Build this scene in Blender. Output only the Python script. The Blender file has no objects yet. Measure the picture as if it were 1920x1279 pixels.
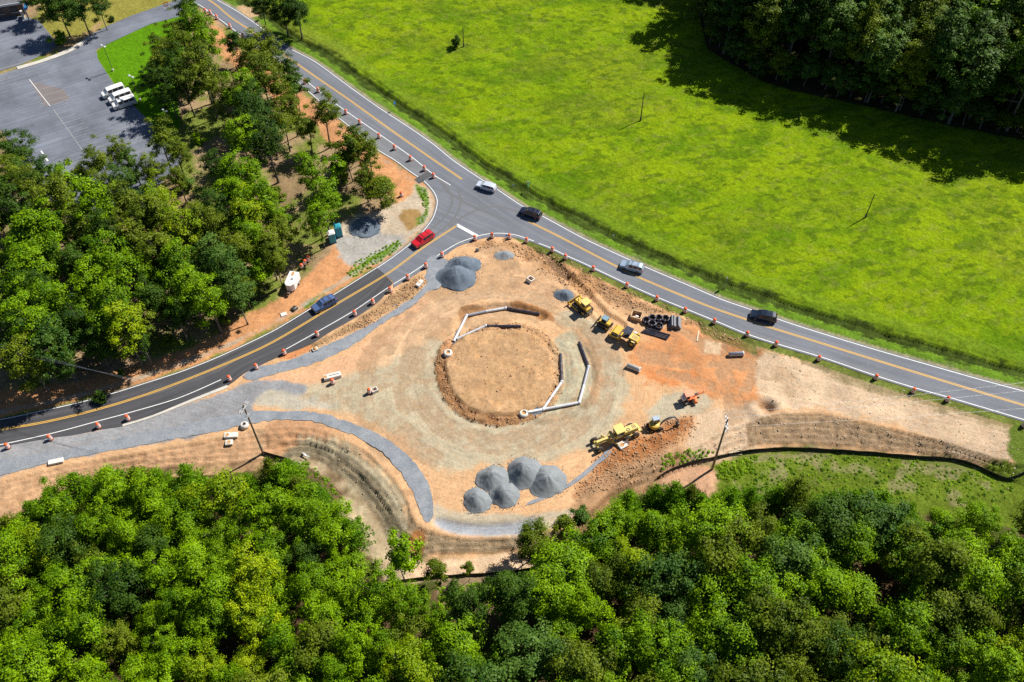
import bpy, bmesh, math, random
import numpy as np
from mathutils import Vector, Matrix

scn = bpy.context.scene
C = scn.collection
random.seed(7)
RNG = np.random.default_rng(11)

# ------------------------------------------------------------------ camera
IMG_W, IMG_H, FOC, CAM_H = 1920.0, 1279.0, 1700.0, 130.0
NADIR = (978.0, 2013.0)
_c = np.array([IMG_W / 2, IMG_H / 2])
_dn = np.array([(NADIR[0] - _c[0]) / FOC, (NADIR[1] - _c[1]) / FOC, 1.0]); _dn /= np.linalg.norm(_dn)
_fw = np.array([0, 0, 1.0]) - _dn * _dn[2]; _fw /= np.linalg.norm(_fw)
_rt = np.cross(_dn, _fw)
if _rt[0] < 0: _rt = -_rt
AX = np.array([_rt, _fw, -_dn])            # world axes written in camera axes (x right, y down, z ahead)
cam_d = bpy.data.cameras.new('camera'); cam = bpy.data.objects.new('camera', cam_d); C.objects.link(cam)
cam_d.sensor_width = 36.0; cam_d.lens = FOC / IMG_W * 36.0; cam_d.clip_start = 1.0; cam_d.clip_end = 3000.0
M = Matrix.Identity(4)
for i in range(3):
    M[i][0] = AX[i][0]; M[i][1] = -AX[i][1]; M[i][2] = -AX[i][2]
M[2][3] = CAM_H
cam.matrix_world = M
scn.camera = cam

# ------------------------------------------------------------------ sky, sun, exposure
SUN_EL, SUN_AZ = math.radians(48.0), math.radians(34.0)     # azimuth from +X towards +Y
SUN_DIR = Vector((math.cos(SUN_EL) * math.cos(SUN_AZ), math.cos(SUN_EL) * math.sin(SUN_AZ), math.sin(SUN_EL)))
world = bpy.data.worlds.new('World'); scn.world = world; world.use_nodes = True
wn = world.node_tree.nodes; wl = world.node_tree.links
bg = wn['Background']; sky = wn.new('ShaderNodeTexSky'); sky.sky_type = 'NISHITA'; sky.sun_disc = False
sky.sun_elevation = SUN_EL; sky.sun_rotation = math.radians(90.0) - SUN_AZ
sky.air_density = 1.0; sky.dust_density = 0.6; sky.ozone_density = 6.0
wl.new(sky.outputs[0], bg.inputs[0]); bg.inputs[1].default_value = 0.05
sd = bpy.data.lights.new('sun', 'SUN'); sun = bpy.data.objects.new('sun', sd); C.objects.link(sun)
sd.energy = 5.0; sd.angle = math.radians(0.5); sd.color = (1.0, 0.95, 0.86)
sun.rotation_euler = SUN_DIR.to_track_quat('Z', 'Y').to_euler()
scn.view_settings.view_transform = 'Standard'; scn.view_settings.look = 'None'
scn.view_settings.exposure = 0.5; scn.view_settings.gamma = 1.0; scn.view_settings.use_curve_mapping = False
scn.cycles.use_denoising = False; scn.cycles.max_bounces = 6; scn.cycles.diffuse_bounces = 3; scn.cycles.glossy_bounces = 3
scn.cycles.transmission_bounces = 3; scn.cycles.transparent_max_bounces = 4

# ------------------------------------------------------------------ helpers: survey points to the ground
def U(px, py, z=0.0):
    """the point at height z that the survey photograph shows at (px, py)"""
    d = np.array([(px - _c[0]) / FOC, (py - _c[1]) / FOC, 1.0])
    w = AX @ d
    t = (CAM_H - z) / -w[2]
    return np.array([w[0] * t, w[1] * t])
def UL(pts, z=0.0): return np.array([U(p[0], p[1], z) for p in pts])

def smooth_line(P, step=0.8, closed=False):
    P = np.asarray(P, float); n = len(P); out = []
    rng = range(n) if closed else range(n - 1)
    for i in rng:
        if closed: a, b, c, d = P[(i - 1) % n], P[i], P[(i + 1) % n], P[(i + 2) % n]
        else: a, b, c, d = P[max(i - 1, 0)], P[i], P[i + 1], P[min(i + 2, n - 1)]
        L = np.linalg.norm(c - b); k = max(1, int(L / step))
        # centripetal-like tangents, bounded by the segment
        t1 = (c - a) / max(np.linalg.norm(c - a), 1e-6) * L * .9; t2 = (d - b) / max(np.linalg.norm(d - b), 1e-6) * L * .9
        for j in range(k):
            t = j / k; t2_, t3_ = t * t, t * t * t
            out.append((2*t3_-3*t2_+1)*b + (t3_-2*t2_+t)*t1 + (-2*t3_+3*t2_)*c + (t3_-t2_)*t2)
    if not closed: out.append(P[-1])
    return np.array(out)
def resample(P, n):
    d = np.r_[0, np.cumsum(np.linalg.norm(np.diff(P, axis=0), axis=1))]
    t = np.linspace(0, d[-1], n)
    return np.c_[np.interp(t, d, P[:, 0]), np.interp(t, d, P[:, 1])]

# value noise on arrays
_tab = np.random.default_rng(5).random((256, 256))
def vnoise(x, y, seed=0):
    x = x + seed * 17.31; y = y + seed * 9.77
    xi = np.floor(x).astype(int); yi = np.floor(y).astype(int); fx = x - xi; fy = y - yi
    fx = fx*fx*(3-2*fx); fy = fy*fy*(3-2*fy)
    a = _tab[xi & 255, yi & 255]; b = _tab[(xi+1) & 255, yi & 255]; c = _tab[xi & 255, (yi+1) & 255]; d = _tab[(xi+1) & 255, (yi+1) & 255]
    return (a*(1-fx)+b*fx)*(1-fy)+(c*(1-fx)+d*fx)*fy
def fbm(x, y, sc, seed=0, oct=4):
    s = 0; a = .5; t = 0
    for o in range(oct):
        s = s + a * vnoise(x / sc, y / sc, seed + o * 3); t += a; a *= .5; sc *= .5
    return s / t
def sstep(a, b, x):
    t = np.clip((x - a) / (b - a), 0, 1); return t*t*(3-2*t)

def seg_dist(X, Y, P, closed=False):
    best = np.full(X.shape, 1e18)
    n = len(P)
    for i in range(n if closed else n - 1):
        a, b = P[i], P[(i + 1) % n]; ab = b - a; L2 = ab @ ab
        if L2 < 1e-12: continue
        t = np.clip(((X - a[0]) * ab[0] + (Y - a[1]) * ab[1]) / L2, 0, 1)
        dx = X - a[0] - t * ab[0]; dy = Y - a[1] - t * ab[1]
        np.minimum(best, dx*dx + dy*dy, out=best)
    return np.sqrt(best)
def inside(X, Y, P):
    r = np.zeros(X.shape, bool); n = len(P)
    for i in range(n):
        a, b = P[i], P[(i + 1) % n]
        if a[1] == b[1]: continue
        m = ((a[1] > Y) != (b[1] > Y)) & (X < (b[0]-a[0]) * (Y-a[1]) / (b[1]-a[1]) + a[0])
        r ^= m
    return r
def sd_poly(X, Y, P, margin=12.0):
    P = np.asarray(P); out = np.full(X.shape, margin)
    x0, y0 = P.min(0) - margin; x1, y1 = P.max(0) + margin
    m = (X >= x0) & (X <= x1) & (Y >= y0) & (Y <= y1)
    if m.any():
        xs, ys = X[m], Y[m]
        d = seg_dist(xs, ys, P, True); d[inside(xs, ys, P)] *= -1
        out[m] = d
    return out
def d_line(X, Y, P, margin=12.0):
    P = np.asarray(P); out = np.full(X.shape, margin)
    x0, y0 = P.min(0) - margin; x1, y1 = P.max(0) + margin
    m = (X >= x0) & (X <= x1) & (Y >= y0) & (Y <= y1)
    if m.any(): out[m] = np.minimum(seg_dist(X[m], Y[m], P), margin)
    return out

# ------------------------------------------------------------------ helpers: objects
def tag(o, label=None, cat=None, group=None, kind=None):
    if label: o['label'] = label
    if cat: o['category'] = cat
    if group: o['group'] = group
    if kind: o['kind'] = kind
    return o
def empty(name, loc=(0, 0, 0), rz=0.0):
    o = bpy.data.objects.new(name, None); C.objects.link(o); o.empty_display_size = .3
    o.location = loc; o.rotation_euler = (0, 0, rz); return o
def copy_tree(o, parent=None):
    c = o.copy(); C.objects.link(c); c.parent = parent
    for ch in o.children: copy_tree(ch, c)
    return c
def link(name, me, parent=None, mats=()):
    o = bpy.data.objects.new(name, me); C.objects.link(o); o.parent = parent
    for m in mats: me.materials.append(m)
    return o
class MB:
    """collects shapes, builds ONE mesh object"""
    def __init__(s): s.v = []; s.f = []; s.sm = []
    def add(s, vs, fs, smooth=False, T=None):
        k = len(s.v)
        s.v += [tuple(T @ Vector(v)) if T else tuple(v) for v in vs]
        s.f += [tuple(k + i for i in f) for f in fs]; s.sm += [smooth] * len(fs); return s
    def box(s, c, d, rz=0.0, ch=0.0, T=None, ry=0.0):
        hx, hy, hz = d[0]/2, d[1]/2, d[2]/2
        R = Matrix.Translation(c) @ Matrix.Rotation(rz, 4, 'Z') @ Matrix.Rotation(ry, 4, 'Y')
        if T: R = T @ R
        if ch <= 0:
            vs = [(x*hx, y*hy, z*hz) for z in (-1, 1) for x, y in ((-1,-1),(1,-1),(1,1),(-1,1))]
            return s.add(vs, [(3,2,1,0),(4,5,6,7),(0,1,5,4),(1,2,6,5),(2,3,7,6),(3,0,4,7)], T=R)
        ch = min(ch, hx*.9, hy*.9, hz*.9)
        pts = []
        for x in (-1, 1):
            for y in (-1, 1):
                for z in (-1, 1):
                    pts += [(x*(hx-ch), y*(hy-ch), z*hz), (x*(hx-ch), y*hy, z*(hz-ch)), (x*hx, y*(hy-ch), z*(hz-ch))]
        return s.hull(pts, T=R)
    def hull(s, pts, T=None):
        bm = bmesh.new()
        for p in pts: bm.verts.new(p)
        r = bmesh.ops.convex_hull(bm, input=bm.verts)
        bmesh.ops.dissolve_limit(bm, angle_limit=.02, verts=bm.verts, edges=bm.edges)
        bm.verts.index_update(); bm.normal_update()
        s.add([v.co[:] for v in bm.verts], [[v.index for v in f.verts] for f in bm.faces], T=T)
        bm.free(); return s
    def cyl(s, p0, p1, r0, r1=None, n=12, caps=True, smooth=True):
        r1 = r0 if r1 is None else r1
        p0, p1 = Vector(p0), Vector(p1); ax = (p1 - p0).normalized()
        a = ax.orthogonal().normalized(); b = ax.cross(a)
        vs = []; fs = []
        for p, r in ((p0, r0), (p1, r1)):
            for i in range(n):
                t = 2*math.pi*i/n; vs.append(p + (a*math.cos(t) + b*math.sin(t))*r)
        s.add(vs, [(i, (i+1) % n, n+(i+1) % n, n+i) for i in range(n)], smooth)
        if caps: s.add(vs, [tuple(range(n-1, -1, -1)), tuple(range(n, 2*n))])
        return s
    def tube(s, pts, r, n=8, smooth=True):
        pts = [Vector(p) for p in pts]; rs = r if isinstance(r, (list, tuple)) else [r]*len(pts)
        up = Vector((0, 0, 1)); vs = []; m = len(pts)
        for i, p in enumerate(pts):
            d = (pts[min(i+1, m-1)] - pts[max(i-1, 0)]).normalized()
            a = d.cross(up)
            if a.length < .05: a = d.cross(Vector((1, 0, 0)))
            a.normalize(); b = a.cross(d)
            for k in range(n):
                t = 2*math.pi*k/n; vs.append(p + (a*math.cos(t) + b*math.sin(t))*rs[i])
        fs = [(i*n+k, i*n+(k+1) % n, (i+1)*n+(k+1) % n, (i+1)*n+k) for i in range(m-1) for k in range(n)]
        s.add(vs, fs, smooth)
        return s.add(vs, [tuple(range(n)), tuple(range(m*n-1, (m-1)*n-1, -1))])
    def ring(s, c, ax, R, r, n=20, k=8, a0=0, a1=2*math.pi):
        c = Vector(c); ax = Vector(ax).normalized(); a = ax.orthogonal().normalized(); b = ax.cross(a)
        full = abs(a1-a0-2*math.pi) < 1e-6; vs = []
        m = n if full else n+1
        for i in range(m):
            t = a0+(a1-a0)*i/n; d = a*math.cos(t)+b*math.sin(t)
            for j in range(k):
                q = 2*math.pi*j/k; vs.append(c + d*(R+r*math.cos(q)) + ax*r*math.sin(q))
        return s.add(vs, [(i*k+j, i*k+(j+1) % k, ((i+1) % m)*k+(j+1) % k, ((i+1) % m)*k+j) for i in range(n) for j in range(k)], True)
    def lathe(s, prof, n=16, c=(0, 0, 0), smooth=True):
        vs = [(c[0]+r*math.cos(2*math.pi*i/n), c[1]+r*math.sin(2*math.pi*i/n), c[2]+z) for r, z in prof for i in range(n)]
        return s.add(vs, [(j*n+i, j*n+(i+1) % n, (j+1)*n+(i+1) % n, (j+1)*n+i) for j in range(len(prof)-1) for i in range(n)], smooth)
    def prism(s, outl, y0, y1, T=None):
        """outline in x,z extruded along y"""
        n = len(outl); vs = [(x, y0, z) for x, z in outl] + [(x, y1, z) for x, z in outl]
        s.add(vs, [tuple(range(n)), tuple(range(2*n-1, n-1, -1))] + [(i, n+i, n+(i+1) % n, (i+1) % n) for i in range(n)], T=T); return s
    def build(s, name, mat=None, parent=None, bev=0.0):
        me = bpy.data.meshes.new(name); me.from_pydata(s.v, [], s.f)
        me.polygons.foreach_set('use_smooth', s.sm); me.update()
        bm = bmesh.new(); bm.from_mesh(me); bmesh.ops.recalc_face_normals(bm, faces=bm.faces); bm.to_mesh(me); bm.free()
        return link(name, me, parent, [mat] if mat else [])

# ------------------------------------------------------------------ materials
def nodes(name):
    m = bpy.data.materials.new(name); m.use_nodes = True; nt = m.node_tree
    return m, nt, nt.nodes, nt.links, nt.nodes['Principled BSDF']
def noise(nt, scale, detail=4.0, rough=.6, vec=None):
    n = nt.nodes.new('ShaderNodeTexNoise'); n.inputs['Scale'].default_value = scale; n.inputs['Detail'].default_value = detail
    n.inputs['Roughness'].default_value = rough
    if vec is not None: nt.links.new(vec, n.inputs['Vector'])
    return n
def mrange(nt, src, a, b, c, d):
    n = nt.nodes.new('ShaderNodeMapRange'); nt.links.new(src, n.inputs[0])
    for i, v in enumerate((a, b, c, d)): n.inputs[i+1].default_value = v
    return n.outputs[0]
def mth(nt, op, a, b=None):
    n = nt.nodes.new('ShaderNodeMath'); n.operation = op
    for i, q in enumerate((a, b)):
        if q is None: continue
        if isinstance(q, (int, float)): n.inputs[i].default_value = q
        else: nt.links.new(q, n.inputs[i])
    return n.outputs[0]
def mixc(nt, fac, a, b, mode='MIX'):
    n = nt.nodes.new('ShaderNodeMix'); n.data_type = 'RGBA'; n.blend_type = mode
    for i, q in ((0, fac), (6, a), (7, b)):
        if isinstance(q, (int, float)): n.inputs[i].default_value = q
        elif isinstance(q, (tuple, list)): n.inputs[i].default_value = (*q, 1)[:4]
        else: nt.links.new(q, n.inputs[i])
    return n.outputs[2]
def bump(nt, h, strength, dist, bsdf):
    b = nt.nodes.new('ShaderNodeBump'); b.inputs['Strength'].default_value = strength; b.inputs['Distance'].default_value = dist
    nt.links.new(h, b.inputs['Height']); nt.links.new(b.outputs[0], bsdf.inputs['Normal'])
def attr(nt, name):
    a = nt.nodes.new('ShaderNodeAttribute'); a.attribute_name = name; return a
def objcoord(nt): return nt.nodes.new('ShaderNodeTexCoord').outputs['Object']
def worldpos(nt): return nt.nodes.new('ShaderNodeNewGeometry').outputs['Position']

_mats = {}
def paint(name, col, rough=.45, metal=0.0, dirt=(.35, .25, .17), amt=.25, sc=1.6, coat=0.0):
    """painted, plastic or metal surface with dust and wear"""
    if name in _mats: return _mats[name]
    m, nt, N, L, b = nodes(name)
    n1 = noise(nt, sc, 5, .65, objcoord(nt))
    f = mrange(nt, n1.outputs[0], .45, .75, 0, amt)
    n2 = noise(nt, sc*6, 3, .6, objcoord(nt))
    base = mixc(nt, f, col, dirt)
    v = mrange(nt, n2.outputs[0], .3, .7, .88, 1.1)
    vm = N.new('ShaderNodeVectorMath'); vm.operation = 'SCALE'; L.new(base, vm.inputs[0]); L.new(v, vm.inputs[3])
    L.new(vm.outputs[0], b.inputs['Base Color'])
    L.new(mrange(nt, n1.outputs[0], .3, .8, rough*.8, min(1, rough*1.4)), b.inputs['Roughness'])
    b.inputs['Metallic'].default_value = metal; b.inputs['Coat Weight'].default_value = coat
    _mats[name] = m; return m

def asphalt(name, col, var=.25, streak=.3, crack=False):
    m, nt, N, L, b = nodes(name)
    pos = worldpos(nt); t = attr(nt, 'trk')
    mp = N.new('ShaderNodeMapping'); mp.inputs['Scale'].default_value = (.035, 1.1, 1); L.new(t.outputs['Vector'], mp.inputs['Vector'])
    s = noise(nt, 1.0, 5, .6, mp.outputs[0])
    n1 = noise(nt, .12, 5, .6, pos); n2 = noise(nt, 2.2, 6, .75, pos); n3 = noise(nt, 24, 2, .7, pos)
    f = mth(nt, 'MULTIPLY', mrange(nt, s.outputs[0], .3, .7, 1-streak, 1+streak), mrange(nt, n1.outputs[0], .3, .7, 1-var, 1+var))
    f = mth(nt, 'MULTIPLY', f, mrange(nt, n2.outputs[0], .3, .7, .88, 1.12)); f = mth(nt, 'MULTIPLY', f, mrange(nt, n3.outputs[0], .3, .7, .85, 1.15))
    vm = N.new('ShaderNodeVectorMath'); vm.operation = 'SCALE'; vm.inputs[0].default_value = col; L.new(f, vm.inputs[3])
    out = vm.outputs[0]
    du = noise(nt, 1.0, 4, .6, mp.outputs[0]); du.inputs['Distortion'].default_value = .5
    dm = mth(nt, 'MULTIPLY', mrange(nt, du.outputs[0], .54, .72, 0, .45), mrange(nt, noise(nt, .05, 4, .6, pos).outputs[0], .45, .62, 0, 1))
    out = mixc(nt, dm, out, (.27, .235, .19))
    if crack:
        vo = N.new('ShaderNodeTexVoronoi'); vo.feature = 'DISTANCE_TO_EDGE'; vo.inputs['Scale'].default_value = .12
        wv = N.new('ShaderNodeVectorMath'); wv.operation = 'ADD'; sc = N.new('ShaderNodeVectorMath'); sc.operation = 'SCALE'; sc.inputs[3].default_value = 2.5
        L.new(noise(nt, .4, 4, .6, pos).outputs['Color'], sc.inputs[0]); L.new(pos, wv.inputs[0]); L.new(sc.outputs[0], wv.inputs[1]); L.new(wv.outputs[0], vo.inputs['Vector'])
        out = mixc(nt, mrange(nt, vo.outputs['Distance'], .003, .010, .35, 0), out, tuple(c*.45 for c in col))
    L.new(out, b.inputs['Base Color']); b.inputs['Roughness'].default_value = .85
    bump(nt, n3.outputs[0], .25, .02, b)
    return m
def gravel(name, c1, c2, bsc=7.0, bdist=.06):
    m, nt, N, L, b = nodes(name)
    pos = worldpos(nt); n1 = noise(nt, .5, 5, .6, pos); n2 = noise(nt, bsc, 4, .8, pos); n3 = noise(nt, bsc*3, 2, .8, pos)
    c = mixc(nt, mrange(nt, n1.outputs[0], .32, .68, 0, 1), c1, c2)
    f = mth(nt, 'MULTIPLY', mrange(nt, n2.outputs[0], .3, .7, .75, 1.25), mrange(nt, n3.outputs[0], .3, .7, .75, 1.25))
    vm = N.new('ShaderNodeVectorMath'); vm.operation = 'SCALE'; L.new(c, vm.inputs[0]); L.new(f, vm.inputs[3])
    L.new(vm.outputs[0], b.inputs['Base Color']); b.inputs['Roughness'].default_value = .95
    bump(nt, n2.outputs[0], .6, bdist, b); return m
def linepaint(name, col, wear=.35):
    m, nt, N, L, b = nodes(name); pos = worldpos(nt)
    n = noise(nt, 3.0, 6, .75, pos); n2 = noise(nt, .15, 3, .5, pos)
    f = mth(nt, 'MULTIPLY', mrange(nt, n.outputs[0], .48, .75, 0, 1), mrange(nt, n2.outputs[0], .35, .65, .3, wear*2.6))
    L.new(mixc(nt, f, col, (.16, .16, .165)), b.inputs['Base Color']); b.inputs['Roughness'].default_value = .7
    return m
def ground_mat():
    m, nt, N, L, b = nodes('ground_surface')
    col = attr(nt, 'Col').outputs['Color']; g = attr(nt, 'grass').outputs['Fac']; t = attr(nt, 'trk').outputs['Vector']; rg = attr(nt, 'rough').outputs['Fac']
    pos = worldpos(nt)
    mp = N.new('ShaderNodeMapping'); mp.inputs['Scale'].default_value = (.12, 1.6, 1); L.new(t, mp.inputs['Vector'])
    st = noise(nt, 1.0, 6, .7, mp.outputs[0]); st.inputs['Distortion'].default_value = .4; st.inputs['Detail'].default_value = 9                # wheel ruts and grader drag
    n1 = noise(nt, .35, 6, .65, pos); n2 = noise(nt, 1.7, 6, .72, pos); n3 = noise(nt, 5.0, 5, .8, pos)
    dirt = mth(nt, 'MULTIPLY', mrange(nt, st.outputs[0], .3, .7, .84, 1.12), mrange(nt, n1.outputs[0], .3, .7, .86, 1.12))
    dirt = mth(nt, 'MULTIPLY', dirt, mrange(nt, n2.outputs[0], .3, .7, .78, 1.16)); dirt = mth(nt, 'MULTIPLY', dirt, mrange(nt, n3.outputs[0], .3, .7, .76, 1.18))
    gr = mth(nt, 'MULTIPLY', mrange(nt, n2.outputs[0], .3, .7, .62, 1.34), mrange(nt, n3.outputs[0], .3, .7, .6, 1.4))
    gr = mth(nt, 'MULTIPLY', gr, mrange(nt, st.outputs[0], .3, .7, .82, 1.16))
    f = mth(nt, 'ADD', mth(nt, 'MULTIPLY', gr, g), mth(nt, 'MULTIPLY', dirt, mth(nt, 'SUBTRACT', 1.0, g)))
    vm = N.new('ShaderNodeVectorMath'); vm.operation = 'SCALE'; L.new(col, vm.inputs[0]); L.new(f, vm.inputs[3])
    # redder and paler clods in the soil, straw in the grass
    hue = mrange(nt, noise(nt, .9, 5, .7, pos).outputs[0], .5, .72, 0, .5)
    tint = mixc(nt, g, (1.12, .86, .66), (1.05, .86, .8))
    c2 = mixc(nt, hue, vm.outputs[0], tint, 'MULTIPLY')
    L.new(c2, b.inputs['Base Color']); b.inputs['Roughness'].default_value = .95; b.inputs['Specular IOR Level'].default_value = .05
    h = mth(nt, 'ADD', mth(nt, 'MULTIPLY', n2.outputs[0], .8), mth(nt, 'MULTIPLY', n3.outputs[0], .45))
    h = mth(nt, 'ADD', h, mth(nt, 'MULTIPLY', st.outputs[0], .35))
    bp = N.new('ShaderNodeBump'); bp.inputs['Distance'].default_value = .3; L.new(h, bp.inputs['Height'])
    L.new(rg, bp.inputs['Strength']); L.new(bp.outputs[0], b.inputs['Normal'])
    return m
# ------------------------------------------------------------------ survey lines (read off the photograph, laid on the ground)
main_up = smooth_line(UL([(330,-48),(395,-8),(407.5,0),(441,19),(480,45),(531,84),(590,115.5),(650,159),(707.5,200),(770,241),(815,272.5),(850,301),(902,336),(932,355),(980,387),(1020,407),(1094,447),(1162,479),(1220,505),(1294,536.5),(1354,562),(1411,581.5),(1494,610.5),(1642,656),(1733,682),(1824,708),(1920,734),(2100,786)]), 1.2)
main_lo = smooth_line(UL([(285,-40),(375,10),(410,35),(436,54),(456,67.5),(517.5,110),(572.5,151),(617.5,186),(652.5,211),(712.5,252.5),(772.5,295),(815,329),(845,347.5),(930,405),(1001,452),(1030.5,464),(1060,478.5),(1093,493),(1135,513),(1179.5,534),(1236,559),(1288,580),(1344.5,603),(1400,626),(1458,645),(1540,669.5),(1642.6,704.6),(1718,728),(1779,745),(1920,787),(2100,842)]), 1.2)
main_mid_a = smooth_line(UL([(345,-30),(402.5,7.5),(432.5,32.5),(467.5,56),(517.5,92.5),(575,132.5),(650,184),(725,238),(790,284),(866,336)]), 1.2)
main_mid_b = smooth_line(UL([(990,414.6),(1051,445),(1114,478),(1190,516.5),(1271,551),(1334,576.5),(1399,599),(1431,610),(1521.5,638),(1642.6,675.5),(1780,717.7),(1920,760),(2100,813)]), 1.2)
turn_edge = smooth_line(UL([(517,110),(550,147.5),(592.5,186),(632.5,221),(675,255),(700,277.5),(742.5,304),(765,321),(784,334)]), 1.0)
corner = smooth_line(UL([(790,338),(802,350),(812,363),(817,377),(815,391),(809,408),(797,425),(780,444),(742.5,475),(705,501)]), .8)
side_up = smooth_line(UL([(705,501),(625,551),(585,575),(517,616),(452,648),(396,673),(339,695),(271,717),(217,734),(152,752),(81,768),(0,785),(-140,808)]), 1.0)
side_mid = smooth_line(UL([(857.5,422.5),(792.5,465),(730,511),(630,571),(547.5,621),(500,647.5),(448,671.5),(380,700),(298,731.5),(217,758),(135.6,780),(68,794.6),(0,805.5),(-140,828)]), 1.0)
side_lo = smooth_line(UL([(1001,452),(964,440),(930,437.4),(905,440.5),(880,448),(859,456),(830,473),(780,506.5),(730,538),(697.5,560),(662.5,583.5),(600,619.5),(536,655),(481,684),(425,707.5),(336,746),(244,773.5),(190,788),(100,812),(0,834),(-140,860)]), 1.0)
asph_lo = smooth_line(UL([(737,530),(713,563),(671,593),(619,622.5),(579.5,647),(519,670.5),(490,684),(458,700),(429,722),(352.6,754.5),(285,782),(230.5,799),(190,805),(135,816),(100,820),(0,838),(-140,866)]), 1.0)
apron_lo = smooth_line(UL([(1001,455),(964,446),(930,444),(905,447),(880,455),(859,462),(835,478),(785,511),(737,540)]), .8)
new_joint = UL([(705,503),(737.5,528)])

def offset(P, d):
    t = np.gradient(P, axis=0); t /= np.linalg.norm(t, axis=1)[:, None]
    return P + np.c_[-t[:, 1], t[:, 0]] * d
ditch = offset(main_up, 4.3)
if seg_dist(np.array([ditch[20][0]]), np.array([ditch[20][1]]), main_lo)[0] < seg_dist(np.array([main_up[20][0]]), np.array([main_up[20][1]]), main_lo)[0]: ditch = offset(main_up, -4.3)

Z_LOW = -1.7
crest_px = [(-330,950),(-150,915),(0,895),(100,870),(250,842),(400,815),(470,800),(530,795),(590,797),(650,818),(698,844),(732,876),(757,908),(774,940),(792,978),(850,996),(930,997),(1000,992),(1060,978),(1105,945),(1145,905),(1200,870),(1280,840),(1360,800),(1455,769),(1534,767),(1612,782),(1703,803),(1764,818),(1824,838),(1880,856),(1960,872),(2300,945)]
toe_px = [(-330,1030),(-150,1015),(0,990),(100,942),(220,897),(350,884),(450,876),(510,868),(575,862),(622,889),(664,931),(700,974),(728,1027),(774,1054),(806,1050),(870,1047),(965,1043),(1050,1030),(1095,1000),(1130,965),(1170,930),(1240,905),(1330,874),(1400,850),(1452,840),(1552,842),(1643,851),(1794,868),(1850,888),(1900,912),(2000,945),(2300,1030)]
crest = smooth_line(UL(crest_px), 1.0); toe = smooth_line(UL(toe_px, Z_LOW), 1.0)
high_poly = np.r_[crest, [[400, crest[-1][1]], [400, 500], [-400, 500], [-400, crest[0][1]]]]
low_poly = np.r_[toe, [[400, toe[-1][1]], [400, -100], [-400, -100], [-400, toe[0][1]]]]

ISLE = np.array([(826,688),(834,652),(862,628),(905,615),(965,613),(1010,625),(1038,655),(1046,690),(1046,722),(1032,750),(1000,775),(960,787),(915,787),(872,772),(840,740)], float)
isle = smooth_line(UL(ISLE, .3), 1.0, True)
isle_c = isle.mean(0)
RUNS = {'nw_main': [(853,637),(875,592)], 'nw_side': [(853,637),(910.5,611.5)]}
nw_path = [UL([(840,662),(853,637),(875,592),(947,578),(1012,589)], -.4), UL([(853,637),(910.5,611.5),(977,611.5)], -.4)]
se_path = [UL([(981.5,775),(1018,768),(1053.5,716),(1051,664)], -.2), UL([(1018,768),(1086,755),(1103.6,688),(1086,642)], -.2)]

# ------------------------------------------------------------------ terrain
GS = .32; X0, X1, Y0, Y1 = -152.0, 152.0, 30.0, 247.0
gx = np.arange(X0, X1, GS); gy = np.arange(Y0, Y1, GS); NX, NY = len(gx), len(gy)
GX, GY = np.meshgrid(gx, gy)
def SD(px, z=0., margin=12.): return sd_poly(GX, GY, smooth_line(UL(px, z), 1.2, True), margin)
n_big = fbm(GX, GY, 14, 1); n_mid = fbm(GX, GY, 4, 2); n_sm = fbm(GX, GY, 1.4, 3, 3); n_ti = fbm(GX, GY, .7, 4, 2)
wob = (n_mid - .5) * 3.2 + (n_sm - .5) * 1.8                     # ragged edges, metres

sd_high = sd_poly(GX, GY, high_poly, 40); sd_low = sd_poly(GX, GY, low_poly, 40)
tt = np.where(sd_high <= 0, 0, np.where(sd_low <= 0, 1, np.maximum(sd_high, 0) / np.maximum(np.maximum(sd_high, 0) + np.maximum(sd_low, 0), 1e-6)))
Hgt = Z_LOW * (tt * .85 + sstep(0, 1, tt) * .15)
slope = (sstep(0, .12, tt) * sstep(1, .9, tt))

main_poly = np.r_[main_up, main_lo[::-1]]
apron_poly = np.r_[turn_edge, corner, [new_joint[1]], apron_lo[::-1], main_lo[(main_lo[:, 0] > turn_edge[0][0]) & (main_lo[:, 0] < apron_lo[0][0])][::-1]]
side_poly = np.r_[side_up, asph_lo[::-1]]
sd_main = sd_poly(GX, GY, main_poly, 14); sd_ap = sd_poly(GX, GY, apron_poly, 14); sd_side = sd_poly(GX, GY, side_poly, 14)
sd_road = np.minimum(np.minimum(sd_main, sd_ap), sd_side)
far_side = GX * 0 + 1.0                                            # which side of the main road: + field, - site
Lm = resample(main_up, 400)
yline = np.interp(GX, Lm[:, 0], Lm[:, 1]); field_side = GY > yline
yside = np.interp(GX, side_mid[::-1, 0], side_mid[::-1, 1]); xs0 = side_mid[0][0]
main_mid_all = np.r_[main_mid_a, main_mid_b]; ym = np.interp(GX, main_mid_all[:, 0], main_mid_all[:, 1])
west = (~field_side) & (GX < xs0) & (GY > yside) & (GY < ym)       # woods, car park
site = (~field_side) & (~west)

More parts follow.
